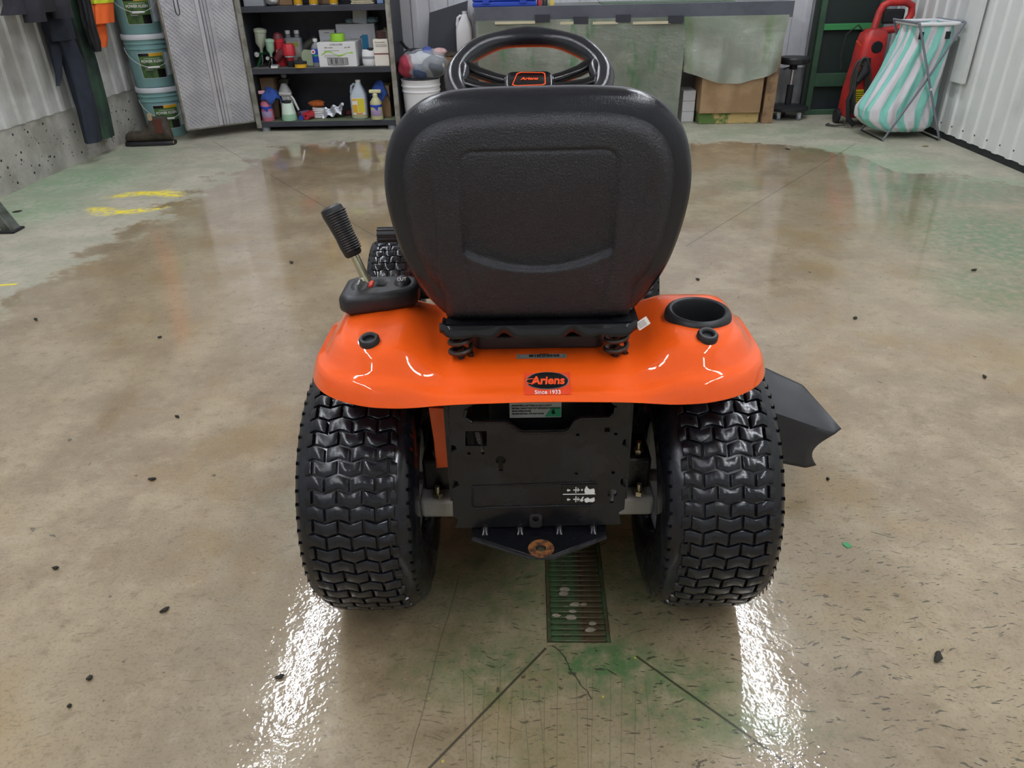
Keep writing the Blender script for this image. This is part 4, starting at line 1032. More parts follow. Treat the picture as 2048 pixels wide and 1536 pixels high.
MB().tube([(-.07, 0, .10), (0, 0, .145), (.065, .0, .185)], [.028, .034, .026], 14).build('barrel', mat('olive_grey', '4e5048', .5), t); MB().tube([(.01, 0, .14), (.02, 0, .03), (.02, 0, .004)], [.022, .02, .026], 12).build('grip', m_dkgrey, t)
o = plate('sanding_pad', [(-.045, 0), (.05, 0), (.056, .02), (.03, .105), (-.022, .11), (-.04, .09)], [], .02, m_sage, None, .006); o.location = (axx(617, 6.3, z2), 6.3, z2+.006); o.rotation_euler = (R_(78), 0, 0); tag(o, 'pale sage wedge-shaped sanding pad leaning on the middle shelf', 'pad')
t = put('small_tin', 'small flat silver tin with pale block at the middle shelf edge', 'tin', 551, 6.235, z2); MB().bb(-.028, .028, -.02, .02, 0, .022).build('tin_body', m_grey, t, bevel=.003); MB().bb(-.026, .026, -.034, -.021, 0, .014).build('pale_block', m_cream, t, bevel=.002)
def bottle(name, label, x, Y, z, r, h, m, mcap, prof=None, cat='bottle', fill=None):
    t = put(name, label, cat, x, Y, z)
    pr = prof or [(0, 0), (r*.92, 0), (r, .01), (r, h*.66), (r*.82, h*.76), (r*.36, h*.85), (r*.34, h*.9)]
    MB().lathe(pr, 24).build('body', m, t)
    if mcap: MB().lathe([(r*.44, h*.88), (r*.48, h*.885), (r*.48, h*.99), (0, h)], 18).build('cap', mcap, t)
    return t
t = bottle('labelled_bottle', 'clear bottle with blue and white label and white cap', 637, 6.29, z2, .037, .20, m_grey, m_wht)
MB().lathe([(.0375, .03), (.0378, .031), (.0378, .128), (.0375, .129)], 24).build('label', m_bluep, t); MB().lathe([(.038, .074), (.0384, .075), (.0384, .085), (.038, .086)], 24).build('green_stripe', m_green, t)
MB().cyl((-.016, -.037, .108), (-.016, -.0405, .108), .017, n=16).build('label_disc', m_wht, t); MB().cyl((-.016, -.038, .108), (-.016, -.0412, .108), .008, n=12).build('label_dot', m_redp, t)
t = carton('glove_carton', 'white carton with a green wave and barcode, green tape roll on top', 684, 6.34, z2, .295, .24, .175, m_paper)
wv = [(-.125+.25*k/30, .095+.016*math.sin(k/30*9.0-.6)*(1 if k < 26 else .3)) for k in range(31)]
plate('wave', [(x, z+.004+.003*math.sin(x*60)) for x, z in wv]+[(x, z-.004) for x, z in wv[::-1]], [], .001, m_lime, t, loc=(0, -.121, 0), rot=(R_(90), 0, 0))
text('U-MG-G 500', .018, m_blkp, t, loc=(0, -.1208, .158), rot=(R_(90), 0, 0)); text('BIO  nitrile', .014, m_blkp, t, loc=(-.06, -.1208, .138), rot=(R_(90), 0, 0)); text('Qty 1000', .012, m_blkp, t, loc=(.085, -.1208, .138), rot=(R_(90), 0, 0))
for z0 in (.114, .082, .070): face(t, 'print_line', -.10, .02, z0, z0+.003, m_grayp, -.1205)
plate('barcode_frame', rrect(.16, .05, .003, 2, .0, .04), [rrect(.152, .043, .002, 2, .0, .04)], .001, m_blkp, t, loc=(0, -.121, 0), rot=(R_(90), 0, 0))
xx = -.07
while xx < .07:
    wd = rng.choice((.002, .003, .005)); face(t, 'barcode_bar', xx, xx+wd, .021, .059, m_blkp, -.1205); xx += wd+rng.choice((.002, .004))
text('recyclable packaging', .012, m_grayp, t, loc=(0, -.1208, .012), rot=(R_(90), 0, 0))
o = MB().lathe([(.035, .002), (.052, .0), (.055, .004), (.055, .05), (.052, .054), (.035, .052), (.035, .002)], 32).build('tape_roll', m_lime); o.location = (axx(676, 6.3, z2+.177), 6.3, z2+.1765); tag(o, 'lime green roll of masking tape on the white carton', 'tape roll')
t = carton('small_white_carton', 'small white box with printed side behind the lime tape roll', 664, 6.53, z2, .125, .1, .245, m_paper); face(t, 'printed_panel', -.055, .055, .05, .2, m_lid, -.05); face(t, 'title_bar', -.02, .02, .222, .228, m_grayp, -.05)
t = carton('mask_carton', 'large white box with light blue panel under the crumpled gloves', 722, 6.56, z2, .31, .17, .285, mat('white_card_b', 'd4d6de', .7)); text('Seemaris', .034, m_grayp, t, loc=(.0, -.0858, .175), rot=(R_(90), 0, 0), xs=.8)
face(t, 'blue_panel', .045, .095, .075, .205, m_sky, -.085); MB().box((.038, -.0855, .188), (.012, .001, .012), rot=Matrix.Rotation(R_(45), 3, 'Y')).build('logo_diamond', m_dkgrey, t)
o = MB().bb(-.055, .055, -.04, .04, 0, .105).build('grey_carton', mat('grey_card', 'b0aea8', .7, 0, 'b4c0d0', 9), bevel=.003); o.location = (axx(721, 6.5, z2+.30), 6.5, z2+.288); o.rotation_euler = (0, R_(6), 0); tag(o, 'small grey box standing tilted on the large white box', 'box')
def lump(name, label, cat, m, loc, rx, ry, rz, seed, parent=None, amp=.25, grp=None):
    q = random.Random(seed); ph = [q.uniform(0, 6) for _ in range(6)]
    def fn(u, v):
        a, b_ = 6.28319*u, math.pi*v
        n_ = 1+amp*(.5*math.sin(3*a+ph[0]+2*b_)+.35*math.sin(5*b_+ph[1]+a*2)+.25*math.sin(7*a+ph[2]))*math.sin(b_)
        return (rx*n_*math.cos(a)*math.sin(b_), ry*n_*math.sin(a)*math.sin(b_), rz*(1-math.cos(b_))*(1 if True else 0)*(.8+.2*n_))
    o = MB().grid(fn, 32, 16).build(name, m, parent, ang=70); o.location = loc
    if label: tag(o, label, cat, grp)
    return o
lump('nitrile_glove', 'crumpled blue nitrile gloves lying on the large white box at its right', 'gloves', m_glove, (axx(744, 6.48, z2+.29), 6.5, z2+.2865), .055, .05, .025, 3)
lump('nitrile_glove', 'crumpled blue nitrile gloves lying on the large white box at its left', 'gloves', m_glove, (axx(700, 6.48, z2+.29), 6.5, z2+.2865), .04, .05, .02, 5)
t = put('sandpaper_pouch', 'white pouch with grey band and dark torn opening', 'pouch', 741, 6.28, z2)
rs = []
for z, rx, ry in ((0, .052, .034), (.02, .06, .04), (.06, .06, .036), (.095, .056, .024), (.115, .05, .012)): rs.append([(x, y, z) for x, y, _ in ering((0, 0, 0), rx, ry, 24)])
MB().rings(rs).build('pouch_body', m_wht, t); rs = [[(x*1.01, y*1.02-.0005, z) for x, y, _ in ering((0, 0, 0), np.interp(z, [.02, .06, .095], [.06, .06, .056]), np.interp(z, [.02, .06, .095], [.04, .036, .024]), 24)] for z in (.05, .068)]
MB().rings(rs, True, False, False).build('grey_band', m_grey, t); lump('torn_opening', None, None, m_black, (.01, -.004, .10), .03, .014, .014, 9, t)
t = carton('cream_carton', 'narrow cream box with brown band at the right end of the shelf', 767, 6.26, z2, .115, .075, .19, m_cream); face(t, 'brown_band', -.0576, .0576, .082, .092, mat('brown_print', '7c4a44', .6), -.0375); text('Scotch-Brite', .015, m_blkp, t, loc=(-.005, -.0385, .168), rot=(R_(90), 0, 0))
for z0 in (.15, .143, .136): face(t, 'print_line', -.04, .045, z0, z0+.003, m_grayp, -.0375)
for k, a in enumerate((-14, 2, 18)):
    o = plate('sandpaper_sheet', [(-.03, 0), (.03, 0), (.028, .05), (-.01, .062), (-.03, .05)], [], .002, mat('brown_grit', '4a3230', .95), t, loc=(-.01+.012*k, .0-.01*k+.01, .188), rot=(R_(86), 0, R_(a)))
t = put('paper_towel_roll', 'greyish paper towel roll standing at the right end of the middle shelf', 'roll', 777, 6.50, z2)
MB().lathe([(.014, 0), (.045, 0), (.046, .004), (.046, .23), (.044, .235), (.014, .235), (.014, 0)], 24).build('towel', mat('towel_grey', 'a8a49c', .9), t); MB().lathe([(.012, .0), (.0155, .0), (.0155, .25), (.012, .25), (.012, 0)], 16).build('core', m_card, t)
# ---- top shelf
z3 = .9055
t = carton('grey_bin', 'flat grey plastic bin at the left of the top visible shelf', 521, 6.40, z3, .155, .3, .16, m_grey); 
lump('white_rag', 'crumpled white rag beside the grey bin on the top visible shelf', 'rag', m_wht, (axx(546, 6.32, z3), 6.32, z3), .05, .07, .05, 12)
carton('brown_carton', 'brown cardboard box behind the first yellow can', 575, 6.46, z3, .14, .2, .22, m_card)
carton('wide_brown_carton', 'brown cardboard box between the second and third yellow cans', 648, 6.50, z3, .19, .18, .24, m_card_d)
for k, x in enumerate((597, 628, 668)):
    t = put('spray_can', '%s yellow spray can on the top visible shelf' % ('leftmost', 'middle', 'rightmost')[k], 'spray can', x, 6.27, z3, 0, 'yellow spray cans')
    MB().lathe([(0, 0), (.031, 0), (.033, .003), (.033, .15), (.03, .158), (.018, .166)], 24).build('can_body', m_yel if k < 3 else m_yel, t); MB().lathe([(.017, .166), (.017, .19), (.013, .2), (0, .2)], 18).build('cap', m_black, t); MB().lathe([(.0325, 0), (.0345, .002), (.0345, .006), (.0325, .008)], 24).build('base_ring', m_chrome, t)
t = put('folded_cloths', 'stack of folded cream cloths on the top visible shelf', 'cloth', 730, 6.36, z3)
for k in range(5): MB().bb(-.09+.006*(k % 2), .085-.008*(k % 3), -.1, .1, .012*k, .012*k+.011).build('folded_cloth', m_tan, t, bevel=.005)
carton('blue_carton', 'light blue box at the right end of the top visible shelf', 764, 6.36, z3, .05, .14, .2, mat('pale_blue_card', '8aa8d6', .6))
# ---- bottom shelf
z1 = .0788
def sprayer(label, x, Y, mbody, mliq, h, rag_seed, ragoff, lab=True):
    t = put('spray_bottle', label, 'spray bottle', x, Y, z1)
    MB().lathe([(0, 0), (.048, 0), (.05, .006), (.046, .09), (.046, .13), (.026, .16), (.018, .165), (.018, h)], 26).build('bottle_body', mliq, t); MB().lathe([(.0205, h-.03), (.0205, h+.005), (.012, h+.012), (0, h+.012)], 18).build('collar', mbody, t)
    MB().bb(-.045, .05, -.014, .014, h+.012, h+.038).build('trigger_head', mbody, t, bevel=.006)
    if lab:
        MB().lathe([(.0468, .095), (.0474, .096), (.0474, .112), (.0468, .113)], 26).build('label_band', m_bluep, t)
        MB().lathe([(.0492, .03), (.0498, .031), (.0482, .075), (.0476, .076)], 20, a0=R_(210), a1=R_(330)).build('label', mat('label_lilac_'+mliq.name, 'a08cb0', .6), t)
        plate('label_point', [(-.016, 0), (.022, 0), (.012, -.028)], [], .001, m_bluep, t, loc=(.004, -.0485, .097), rot=(R_(90), 0, 0))
    return t
sprayer('pink spray bottle under a blue rag at the left of the bottom shelf', 538, 6.25, m_pinkt, m_pink, .19, 0, 0)
def rag(label, x, Y, z, w, d, h, seed, m=m_blue):
    q = random.Random(seed); ph = [q.uniform(0, 6) for _ in range(4)]
    def fn(u, v):
        a = (u-.5)*2; b_ = (v-.5)*2; r = math.hypot(a, b_)
        drop = h*min(1, max(0, r-.15))**1.3*(1+.3*math.sin(4*math.atan2(b_, a)+ph[0]))
        return (w/2*a*(1-.25*r), d/2*b_*(1-.25*r), -drop+.012*math.sin(6*a+ph[1])*math.cos(5*b_+ph[2]))
    o = MB().grid(fn, 30, 30).build('cleaning_rag', m, None, solid=.004); o.location = (axx(x, Y, z), Y, z); tag(o, label, 'rag', 'blue cleaning rags'); return o
rag('blue rag draped over the pink spray bottle', 539, 6.26, z1+.25, .21, .15, .11, 4)
rag('darker blue rag draped over the yellow spray bottle by the cardboard', 757, 6.32, z1+.275, .20, .16, .14, 8)
carton('cardboard_offcut', 'tall brown cardboard box standing behind the pink spray bottle', 552, 6.45, z1, .11, .18, .31, m_card_d)
t = put('pump_sprayer', 'white pump sprayer bottle with dark head behind the suction gun', 'spray bottle', 578, 6.42, z1); MB().lathe([(0, 0), (.05, 0), (.053, .008), (.053, .16), (.05, .2), (.03, .24), (.02, .26)], 24).build('tank', m_wht, t)
MB().tube([(-.03, 0, .27), (.0, 0, .285), (.045, 0, .275)], [.022, .03, .022], 14).build('pump_head', mat('olive_black', '34362c', .5), t); MB().bb(-.008, .03, -.02, .02, .30, .33).build('plunger', m_grey, t, bevel=.005)
t = put('suction_spray_gun', 'chrome suction spray gun on a cup half full of mint paint', 'spray gun', 580, 6.26, z1)
MB().lathe([(0, 0), (.06, 0), (.062, .006), (.057, .05)], 28).build('cup_bottom', m_mint, t); MB().lathe([(.057, .05), (.044, .128), (.03, .132), (0, .132)], 28).build('cup', m_mintw, t); MB().lathe([(.032, .13), (.034, .132), (.034, .15), (0, .152)], 20).build('cup_lid', m_black, t)
for s in (-.015, .012): MB().cyl((s, 0, .15), (s, 0, .19), .007, n=10).build('yoke', m_chrome, t)
MB().cyl((-.05, 0, .20), (.045, 0, .195), .017, n=14).build('gun_body', m_alu, t); MB().tube([(.03, 0, .195), (.055, 0, .16), (.085, 0, .075)], [.012, .011, .01], 12).build('grip', m_chrome, t); MB().tube([(.015, 0, .18), (.035, 0, .13), (.045, 0, .105)], .004, 6).build('trigger', m_chrome, t)
def lying(name, label, cat, x, Y, z, r, l, m, m2, ang):
    t = put(name, label, cat, x, Y, z+r, ang); MB().lathe([(r*.3, -l/2), (r, -l/2), (r, l/2-.01), (r*.6, l/2), (0, l/2)], 24, axis='y').build('roll_body', m, t); MB().lathe([(0, -l/2+.002), (r*.3, -l/2+.002)], 20, axis='y').build('hole', m2, t); MB().lathe([(r*.28, -l/2-.001), (r*.98, -l/2-.001)], 24, axis='y').build('end_face', m, t); return t
lying('red_roll', 'red cylinder lying with its hollow end to the front', 'roll', 619, 6.30, z1, .03, .12, m_redp, m_black, R_(-14))
lying('blue_spool', 'small blue plastic spool lying beside the red cylinder', 'spool', 603, 6.245, z1, .018, .03, m_bluep, m_black, R_(4))
lying('purple_bottle', 'small purple bottle lying behind the blue spool', 'bottle', 609, 6.40, z1, .025, .10, mat('purple_plastic', '8c6c8e', .5), m_black, R_(-40))
lump('orange_sponge', 'orange sponge lying on top of white clamps', 'sponge', mat('orange_sponge', 'b8602c', .95, bump=.6, bs=60), (axx(638, 6.38, z1), 6.38, z1+.075), .062, .05, .028, 21)
t = put('white_clamps', 'pile of white plastic rings under the orange sponge', 'rings', 640, 6.36, z1)
for k in range(5): MB().tube([(.045*math.cos(a), .04*math.sin(a), .011+.0145*k+.004*math.sin(a+k)) for a in np.linspace(0, 2*math.pi, 24, endpoint=False)], .0085, 8, closed=True).build('plastic_ring', m_wht, t)
def foil(u, v):
    a, b_ = (u-.5), (v-.5); return (.16*a+.02*b_, .06*b_, .05+.09*a*.4+.05*b_+.012*math.sin(14*a+5*b_)+.01*math.sin(17*b_))
o = MB().grid(foil, 24, 18).build('foil_sheet', mat('foil', 'c8ccd6', .3, .7), None, smooth=False, solid=.002); o.location = (axx(668, 6.33, z1), 6.33, z1+.002); tag(o, 'crumpled silver foil sheet on the bottom shelf', 'foil')
lump('dark_red_rag', 'small dark red rag beside the yellow-label jug', 'rag', m_redd, (axx(700, 6.45, z1), 6.45, z1), .045, .04, .02, 31)
def jug(label, x, Y, z, mb_, lab=True):
    t = put('jug', label, 'jug', x, Y, z)
    rs = []
    for zz, w, d, ox in ((0, .058, .05, 0), (.008, .065, .055, 0), (.15, .065, .055, 0), (.175, .063, .054, .0), (.215, .045, .045, .004), (.25, .026, .03, .006), (.272, .018, .018, .008)): rs.append([(ox+x_, y_, zz) for x_, y_ in rrect(2*w, 2*d, min(w, d)*.55, 5)])
    MB().rings(rs).build('jug_body', mb_, t)
    MB().tube([(-.052, 0, .16), (-.056, 0, .2), (-.048, 0, .245), (-.03, 0, .258), (-.008, 0, .254)], .0105, 10).build('handle', mb_, t); MB().lathe([(.02, .268), (.021, .269), (.021, .29), (0, .291)], 18, c=(.008, 0, 0)).build('cap', m_wht, t)
    if lab:
        face(t, 'label', -.045, .055, .035, .16, m_cream, -.055); face(t, 'label_picture', -.002, .053, .052, .157, mat('label_lemon', 'd6c63e', .5), -.0563); face(t, 'label_swirl', -.043, -.006, .05, .11, m_yel, -.0563); face(t, 'label_title', -.043, -.004, .142, .155, m_yel, -.0563); face(t, 'label_foot', -.02, .03, .038, .048, mat('label_orange', 'e8902e', .5), -.0563)
    return t
t = jug('milky jug with yellow label standing on the bottom shelf', 722, 6.30, z1, mat('jug_milky', 'b9c4d0', .4))
MB().rings([[(x_*1.006, y_*1.006, zz) for x_, y_ in rrect(.13, .11, .03, 5)] for zz in (.008, .034)], True, False, False).build('liquid_band', mat('yellow_liquid', 'a8a884', .4), t)
sprayer('spray bottle of pale yellow liquid beside the yellow-label jug', 755, 6.24, mat('y_head', 'd8d4a8', .4), mat('y_liq', 'bdb98e', .35), .185, 0, 0)
carton('tall_brown_carton', 'tall open brown box at the right end of the bottom shelf', 774, 6.42, z1, .11, .2, .24, m_card)
# ---------------- between cabinet and bench
t = put('white_pail', 'white plastic pail carrying a bag of rags', 'bucket', 848, 6.33, 0)
MB().lathe([(0, 0), (.135, 0), (.138, .006), (.148, .27), (.154, .275), (.154, .285), (.15, .29), (.151, .31), (.157, .314), (.157, .324), (.152, .328), (.155, .362), (.158, .366), (.15, .367), (.148, .35), (0, .35)], 40).build('pail', m_wht, t)
bg = put('bag_of_rags', 'clear plastic bag full of red, blue and white rags', 'bag', 851, 6.33, .370)
for nm, m, l, rx, ry, rz, sd in (('red_rag', mat('red_rag', '9c3446', .9), (-.13, -.05, .01), .075, .10, .085, 41), ('navy_rag', mat('navy_rag', '34425e', .9), (-.02, -.08, .0), .085, .09, .06, 42), ('white_rag', mat('white_rag_m', 'c8ccd0', .9), (-.03, .0, .06), .12, .12, .07, 43),
        ('grey_rag', mat('grey_rag', '5c6068', .9), (.07, -.05, .01), .10, .11, .08, 44), ('white_rag', m_wht, (.10, .0, .05), .07, .10, .06, 45), ('blue_rag', mat('denim_rag', '4858a0', .9), (.03, .0, .16), .04, .06, .035, 46), ('dark_rag', m_jack, (-.07, .03, .155), .09, .08, .03, 47), ('pink_rag', mat('pink_rag', 'd6b0b0', .9), (.12, .03, .155), .06, .07, .03, 48)):
    lump(nm, None, None, m, l, rx, ry, rz, sd, bg, .18)
bag_m = mat('clear_film', 'e8eef4', .08, alpha=.28)
def bagf(u, v):
    a, b_ = 6.28319*u, math.pi*v; n_ = 1+.03*math.sin(14*a+6*b_)+.02*math.sin(9*b_+3*a)
    return (.192*n_*math.cos(a)*math.sin(b_)**.6, .172*n_*math.sin(a)*math.sin(b_)**.6, .105+.105*-math.cos(b_)*n_)
MB().grid(bagf, 60, 24).build('film', bag_m, bg)
o = plate('black_board', [(0, 0), (.31, -.02), (.36, .48), (.05, .40)], [], .012, mat('black_board', '3a3c44', .6), None, .001)
p = at(857, 108, 6.62); o.location = (p.x-.02, 6.60, .42); o.rotation_euler = (R_(84), 0, 0); tag(o, 'flat black board leaning against the white back wall', 'board')
t = put('wooden_crate', 'dark wooden crate below the white jug beside the bench', 'crate', 921, 6.45, 0)
for k in range(5):
    for yy in (-.14, .128): MB().bb(-.08, .08, yy, yy+.012, .01+.105*k, .10+.105*k).build('slat', m_wood, t)
for xx in (-.079, .059):
    for yy in (-.128, .108): MB().bb(xx, xx+.02, yy, yy+.02, 0, .53).build('post', m_wood, t)
MB().bb(-.08, .08, -.14, .14, .53, .545).build('lid', mat('crate_lid', '4a4038', .8), t)
jug('plain white jug standing on the crate beside the bench', 931, 6.42, .5455, m_wht, False)
o = MB().tube([(0, 0, 0), (.03, -.01, -.04), (.09, -.02, -.09), (.12, -.02, -.14)], .012, 10).build('black_hose_end', m_black); p = at(812, 82, 6.5); o.location = (CX1+.012, 6.5, p.z); tag(o, 'short black hose poking out beside the cabinet', 'hose')
# ---------------- workbench
BX0, BX1, BY0, BY1, BZ = -.42, 1.955, 6.2, 6.7, .868
bench = thing('workbench', 'long workbench with dark grey edge and hanging plastic sheets', 'workbench', (0, 0, 0))
MB().bb(BX0, BX1, BY0, BY1, BZ-.022, BZ).build('bench_top', mat('bench_top', '7d7f80', .6, 0, '6c7264', 3), bench)
MB().bb(BX0, BX1, BY0-.012, BY0+.02, BZ-.105, BZ+.002).build('apron', mat('apron_grey', '595c66', .55, 0, '4f525c', 4), bench, bevel=.002)
for x in (BX0+.02, .75, BX1-.12): 
    MB().bb(x, x+.085, BY0+.0, BY0+.085, 0, BZ-.022).build('leg', m_wood, bench, bevel=.003); MB().bb(x, x+.085, BY1-.1, BY1-.02, 0, BZ-.022).build('leg', m_wood, bench, bevel=.003)
MB().bb(BX0+.02, BX1-.04, BY0+.09, BY1-.1, .40, .425).build('lower_shelf', m_wood, bench)
def plastic(name, col_a, col_b, col_c):
    m = bpy.data.materials.new(name); m.use_nodes = True; t = NT(m); b = t.n['Principled BSDF']
    P = t.new('ShaderNodeTexCoord').outputs['Object']
    c = t.mix(t.rng(t.noise(P, 2.2, 4, .6), .42, .62), lin(col_a), lin(col_b)); c = t.mix(t.rng(t.noise(t.new('ShaderNodeMapping', {0: P, 3: (7, 1, 2)}).outputs[0], 1.0, 4, .6), .54, .7), c, lin(col_c))
    t.l.new(c, b.inputs['Base Color']); b.inputs['Roughness'].default_value = .3
    t.l.new(t.rng(t.noise(P, 3.0, 3), .35, .7, .70, .93), b.inputs['Alpha'])
    bn = t.new('ShaderNodeBump', {'Height': t.noise(t.new('ShaderNodeMapping', {0: P, 3: (1, 1, 1.6)}).outputs[0], 14, 4, .6), 'Strength': .7, 'Distance': .012}); t.l.new(bn.outputs[0], b.inputs['Normal'])
    return m
m_film1 = plastic('sprayed_film_a', '80887a', '979c90', '55805a'); m_film2 = plastic('sprayed_film_b', '949e8e', 'a6aca0', '86997a')
def drape(xa, xb, zt, zb, seed, taper, m, name):
    q = random.Random(seed); ph = [q.uniform(0, 6) for _ in range(6)]
    def fn(u, v):
        x = xa+(xb-xa)*u + taper*(1-v)*(u-.5)
        f = (1-v); yv = BY0-.020-.035*f*(.5+.5*math.sin(11*u+ph[0]+f))-.018*f*math.sin(23*u+ph[1]+2*f)-.006*math.sin(9*v+7*u+ph[2])
        return (x, yv, zb(u)+(zt-zb(u))*v)
    return MB().grid(fn, 90, 40).build(name, m, bench)
drape(BX0+.01, 1.17, BZ-.088, lambda u: .07+.03*math.sin(6*u)-.02*u, 3, -.03, m_film1, 'plastic_sheet')
drape(1.15, 1.925, BZ-.088, lambda u: .37+.03*math.sin(5*u+2)-.035*math.sin(3.1*u), 5, -.06, m_film2, 'plastic_sheet')
for x, y in ((1085, 36), (1162, 40), (1247, 36), (1352, 38)):
    p = at(x, y, BY0-.03); MB().bb(p.x-.055, p.x+.055, BY0-.030, BY0-.0125, p.z-.028, p.z+.022).build('tape_strip', mat('black_tape', '2c2e38', .45), bench)
for x0, x1 in ((990, 1070), (1120, 1150), (1185, 1235), (1265, 1340)):
    p, q = at(x0, 45, BY0), at(x1, 45, BY0); MB().bb(p.x, q.x, BY0-.028, BY0-.0125, p.z-.012, p.z+.006).build('masking_tape', m_tan, bench)
t = put('blue_tool_case', 'blue plastic tool case lying on the left end of the bench', 'tool case', 1010, 6.36, BZ)
MB().bb(-.24, .24, -.13, .13, 0, .035).build('case_base', m_bluep, t, bevel=.008); MB().bb(-.24, .24, -.13, .13, .036, .075).build('case_lid', m_bluep, t, bevel=.01)
for x in (-.14, .14): MB().bb(x-.025, x+.025, -.138, -.128, .02, .055).build('latch', m_bluep, t, bevel=.002)
for k, (x, c, nm) in enumerate(((1079, 'b0404a', 'red'), (1090, '303436', 'black'), (1103, 'd8c46a', 'yellow'))):
    o = bottle('paint_bottle', 'small %s-capped paint bottle beside the blue tool case' % nm, x, 6.27, BZ, .02, .07, mat('pb_'+nm, c, .5), m_black)
t = put('cutting_mat', 'long flat green mat lying on the right half of the bench', 'mat', 1330, 6.45, BZ); MB().bb(-.5, .5, -.16, .16, 0, .006).build('mat_sheet', mat('green_mat', '5c6f5c', .7), t)
t = carton('supply_carton', 'brown cardboard box under the right end of the bench', 1450, 6.34, .085, .475, .3, .26, m_card)
pal = thing('wood_plinth', 'green-sprayed timber block under the cardboard box', 'block', (axx(1450, 6.32, 0), 6.32, 0))
MB().bb(-.235, .235, -.1, .16, 0, .084).build('timber', mat('timber_sprayed', '5c7a40', .8, 0, 'c8ac74', 7, .46, .56), pal, bevel=.004)
t = put('paper_stack', 'stack of white paper boxes beside the cardboard box under the bench', 'boxes', 1370, 6.45, 0)
for k in range(3): MB().bb(-.055, .045, -.12, .12, .08*k, .08*k+.078).build('paper_box', m_paper, t, bevel=.003)
lump('red_bundle', 'red cloth bundle under the left end of the bench', 'cloth', m_redp, (axx(990, 6.48, .43), 6.48, .4255), .09, .07, .06, 52)
lump('brown_bundle', 'brown bundle on the lower shelf behind the right plastic sheet', 'cloth', m_card, (axx(1440, 6.45, .43), 6.45, .4255), .14, .07, .07, 55)
# ---------------- rolling stool
t = put('rolling_stool', 'black round rolling stool at the right end of the bench', 'stool', 1571, 6.44, 0)
MB().lathe([(0, .405), (.02, .405), (.10, .41), (.105, .418), (.118, .42), (.12, .45), (.11, .462), (.04, .466), (0, .466)], 36).build('seat', m_plast, t)
MB().cyl((0, 0, .37), (0, 0, .41), .03, n=18).build('seat_hub', m_black, t); MB().cyl((0, 0, .25), (0, 0, .37), .013, n=14).build('gas_rod', m_chrome, t); MB().cyl((0, 0, .10), (0, 0, .255), .026, n=18).build('column', m_black, t)
MB().tube([(0, 0, .39), (-.06, -.03, .385), (-.09, -.05, .375)], .005, 8).build('lift_handle', m_black, t)
MB().lathe([(0, .065), (.16, .065), (.165, .07), (.165, .085), (.155, .092), (.04, .103), (0, .105)], 36).build('base_disc', m_plast, t)
for k in range(5):
    a = R_(-62+72*k); x, y = .135*math.cos(a), .135*math.sin(a)
    w_ = MB().cyl((x-.012, y, .024), (x+.012, y, .024), .024, n=18).build('caster', m_grey, t); MB().bb(x-.016, x+.016, y-.014, y+.014, .036, .066).build('caster_fork', m_alu, w_, bevel=.003)
# ---------------- green rack
rk = thing('green_rack', 'green painted steel rack with dark back panels', 'rack', (0, 0, 0))
RX0, RX1, RY = axx(1628, 6.56, .1), axx(1742, 6.56, .1), 6.54
RX0 = 2.325; RX1 = 2.79
for x in (RX0, RX1): MB().bb(x-.045, x, RY, RY+.05, 0, 1.7).build('post', m_gpaint, rk, bevel=.003)
MB().bb(RX0-.075, RX0-.047, RY+.03, RY+.07, 0, 1.7).build('post', mat('rack_dark', '26322c', .6), rk)
for z, h, m in ((.64, .045, m_gbright), (.22, .10, m_gpaint), (.0, .04, m_gpaint), (1.1, .04, m_gpaint), (1.6, .04, m_gpaint)): MB().bb(RX0, RX1-.045, RY+.002, RY+.045, z, z+h).build('rail', m, rk, bevel=.003)
MB().bb(RX0-.02, RX1-.02, RY+.052, RY+.06, .02, 1.65).build('back_panel', mat('rack_panel', '262c33', .5, 0, '20302a', 2), rk)
# ---------------- pressure washer
pw = thing('pressure_washer', 'upright red pressure washer with hose behind the laundry bag', 'pressure washer', (2.545, 6.13, 0))
rs = []
for z, w_, d, ox in ((.06, .17, .18, -.02), (.09, .21, .22, -.02), (.25, .21, .22, -.015), (.45, .19, .20, 0), (.58, .185, .19, .005), (.645, .17, .17, .01), (.675, .12, .13, .015)): rs.append([(ox+x, y, z) for x, y in rrect(w_, d, .045, 5)])
MB().rings(rs).build('housing', mat('washer_red', 'c8322e', .4, 0, 'a83030', 5), pw)
MB().lathe([(0, -.003), (.038, -.003), (.042, .004), (.042, .01)], 24, c=(.012, -.1, .56), axis='y').build('vent', m_black, pw)
for k in range(5): MB().bb(-.03+.012, .03+.012, -.106, -.101, .53+.014*k, .536+.014*k).build('vent_slat', m_plast, pw)
face(pw, 'warning_label', -.105, -.02, .16, .27, mat('warn_yellow', 'e8d22a', .5), -.111); 
for k in range(6): face(pw, 'print_line', -.098, -.03, .175+.015*k, .179+.015*k, m_blkp, -.1125)
hp_ = [(.03, .08, .62), (.06, .1, .78), (.08, .1, .825), (.12, .1, .845), (.24, .1, .845), (.29, .1, .82), (.30, .1, .76), (.27, .1, .70), (.22, .1, .665), (.1, .1, .65)]
MB().tube(hp_, .026, 14, closed=False).build('carry_handle', MATS['washer_red'], pw); MB().bb(.09, .25, .09, .12, .70, .80).build('motor_cover', m_black, pw, bevel=.02)
for s in (-1, 1): MB().cyl((s*.10-.02, .05, .055), (s*.125-.02, .05, .055), .055, n=24).build('wheel', m_black, pw)
MB().tube([(-.06, -.13, .49), (-.062, -.15, .40), (-.11, -.15, .33)], [.03, .036, .026], 12).build('gun_grip', m_black, pw)
MB().tube([(-.11, -.15, .33), (-.15, -.16, .2), (-.13, -.17, .08), (-.08, -.18, .02)], .016, 10).build('lance', m_black, pw)
